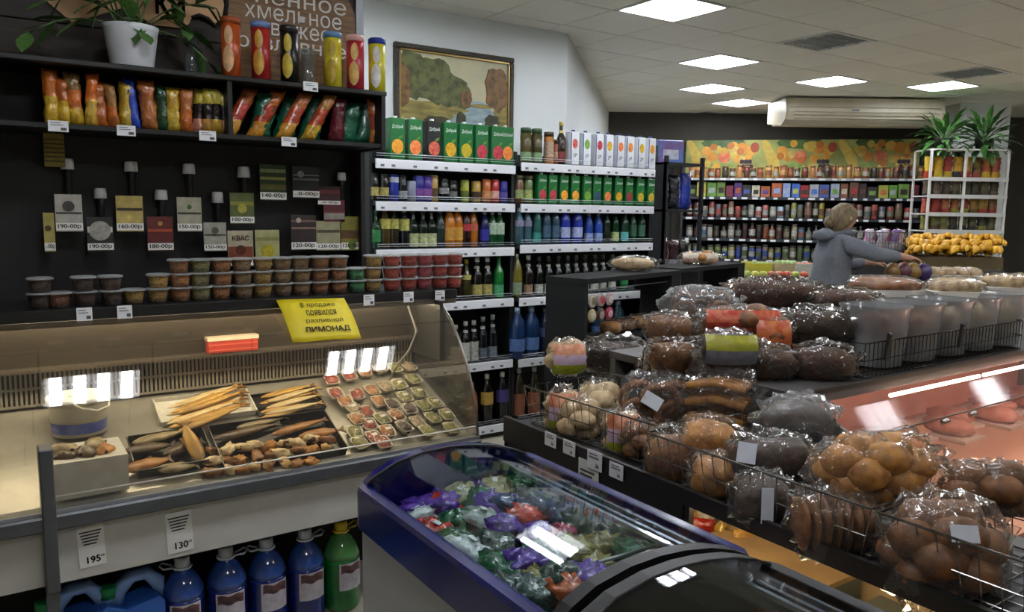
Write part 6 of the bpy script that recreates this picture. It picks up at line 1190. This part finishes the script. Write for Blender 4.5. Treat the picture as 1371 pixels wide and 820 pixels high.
on_top(1100, 486, 84, 54, .055, 'loaf', 'choc', 'dark loaf bag at counter edge left of clear bins', FILMD); on_top(1005, 390, 66, 34, .22, 'loaf', 'brown', 'brown loaf behind the red bag')
on_top(1128, 404, 80, 38, .20, 'loaf', 'choc', 'dark brown cake pack beside the pastry tray', FILMD)
def pack_tray(px, py, w, z, label, c, d=.16):
    p = atz(px, py, z); s = depth(p)/F; L = w*s; t = thing('pastry_tray', label, 'food pack', p, math.atan2(rd.y, rd.x), GC)
    build('tray_dish', G().prism([(-L/2+.02, 0), (L/2-.02, 0), (L/2, .03), (-L/2, .03)], 'y', -d/2, d/2), M('#c8c4bc', .45), t)
    build('pastry', G().ell((0, 0, .045), (L*.42, d*.42, .04), 14, 8, 0, .35, 10, px, .8), M(c, .5, v=.8, s=30, h2='#4a2814', b=.6), t); build('film', G().ell((0, 0, .045), (L*.47, d*.47, .05), 16, 9, 0, .3, 14, px+1, .8), FILM, t)
pack_tray(1185, 396, 108, 1.235, 'white tray of brown pastry resting above the clear bins', '#8a5a34'); pack_tray(1278, 398, 84, 1.24, 'white tray of pale biscuits above the clear bins', '#b8a078'); pack_tray(1350, 392, 84, 1.24, 'white tray of pale biscuits at right edge', '#b8a078')
# wire basket of clear plastic bins
b0 = aty(1152, 510, 1.56); b1 = aty(1345, 470, 1.56)
wire_basket('bin_basket', b1.x-b0.x+.1, .40, .125, 'dark wire basket holding clear plastic bins on meat counter', 'basket', ((b0.x+b1.x)/2, 1.52, TZ+.001), 0, '#3a3836', 44, 6, .002, .003)
for k in range(5):
    x = b0.x+.21+k*(b1.x-b0.x)/4.6; t = thing('plastic_bin', f'clear grey plastic bin in the wire basket, {ORD[k]} from left', 'bin', (x, 1.535, TZ+.012), 0, 'clear plastic bins'); w = (b1.x-b0.x)/4.6*.47
    build('shell', G().lathe([(.82*w, 0), (.90*w, .10), (1*w, .212), (1.05*w, .217), (1.05*w, .224)], 24, c=(0, w, 0), cap=False, sq=.55), glassy('#a8a8a6', 1.2, .20, .15), t)
    build('filling', G().ell((0, w, .10), (w*.8, w*.8, .09), 12, 8, 0, .3, 9, k, .8), M(['#5c3420', '#7c5034', '#9a8468', '#a89878', '#a08c6c'][k], .5, v=.8, s=30, b=.5), t)
for k, (x, y) in enumerate(((1190, 465), (1288, 450))):
    q = aty(x, y, 1.505); o = tag(build('black_clip', G().box(-.014, .014, -.006, .006, -.05, .05, 0, .004), M('#101010', .4), None, (q.x, 1.508, q.z), (0, .18, 0)), f'black plastic clip on the wire basket rim, {["left", "right"][k]} one', 'clip', 'black clips'); build('hinge', G().lathe([(.008, -.012), (.008, .012)], 8), M('#2c2c2c', .4), o, (0, -.004, .04))
# bread on the low black stand
on = stw(.72, .14, 1.2005); bread_bag(877, 356, 66, 22, 1.2, 'loaf', 'white', 'flat pale loaf in film on the low black stand', fixed=on+Vector((0, 0, .055)), group='bread on the black stand')
on = stw(1.62, .14, 1.2105); bread_bag(958, 347, 58, 18, 1.2, 'rolls', 'gold', 'printed pack of rolls on far half of black stand', fixed=on+Vector((0, 0, .05)), printed=[('#b8a890', '#a83c2c'), ('#c8c0b0', '#8a6a4c')], group='bread on the black stand')
for k, (x, z, c) in enumerate(((.45, .80, 'gold'), (.60, .80, 'brown'), (.78, .80, 'gold'), (.92, .80, 'brown'))):
    bread_bag(860+k*8, 410, 34, 22, .9, 'loaf', c, f'{["golden", "brown", "crusty golden", "dark brown"][k]} wrapped roll on shelf of the black stand', fixed=stw(x, .12, z+.055), group='bread inside the black stand')
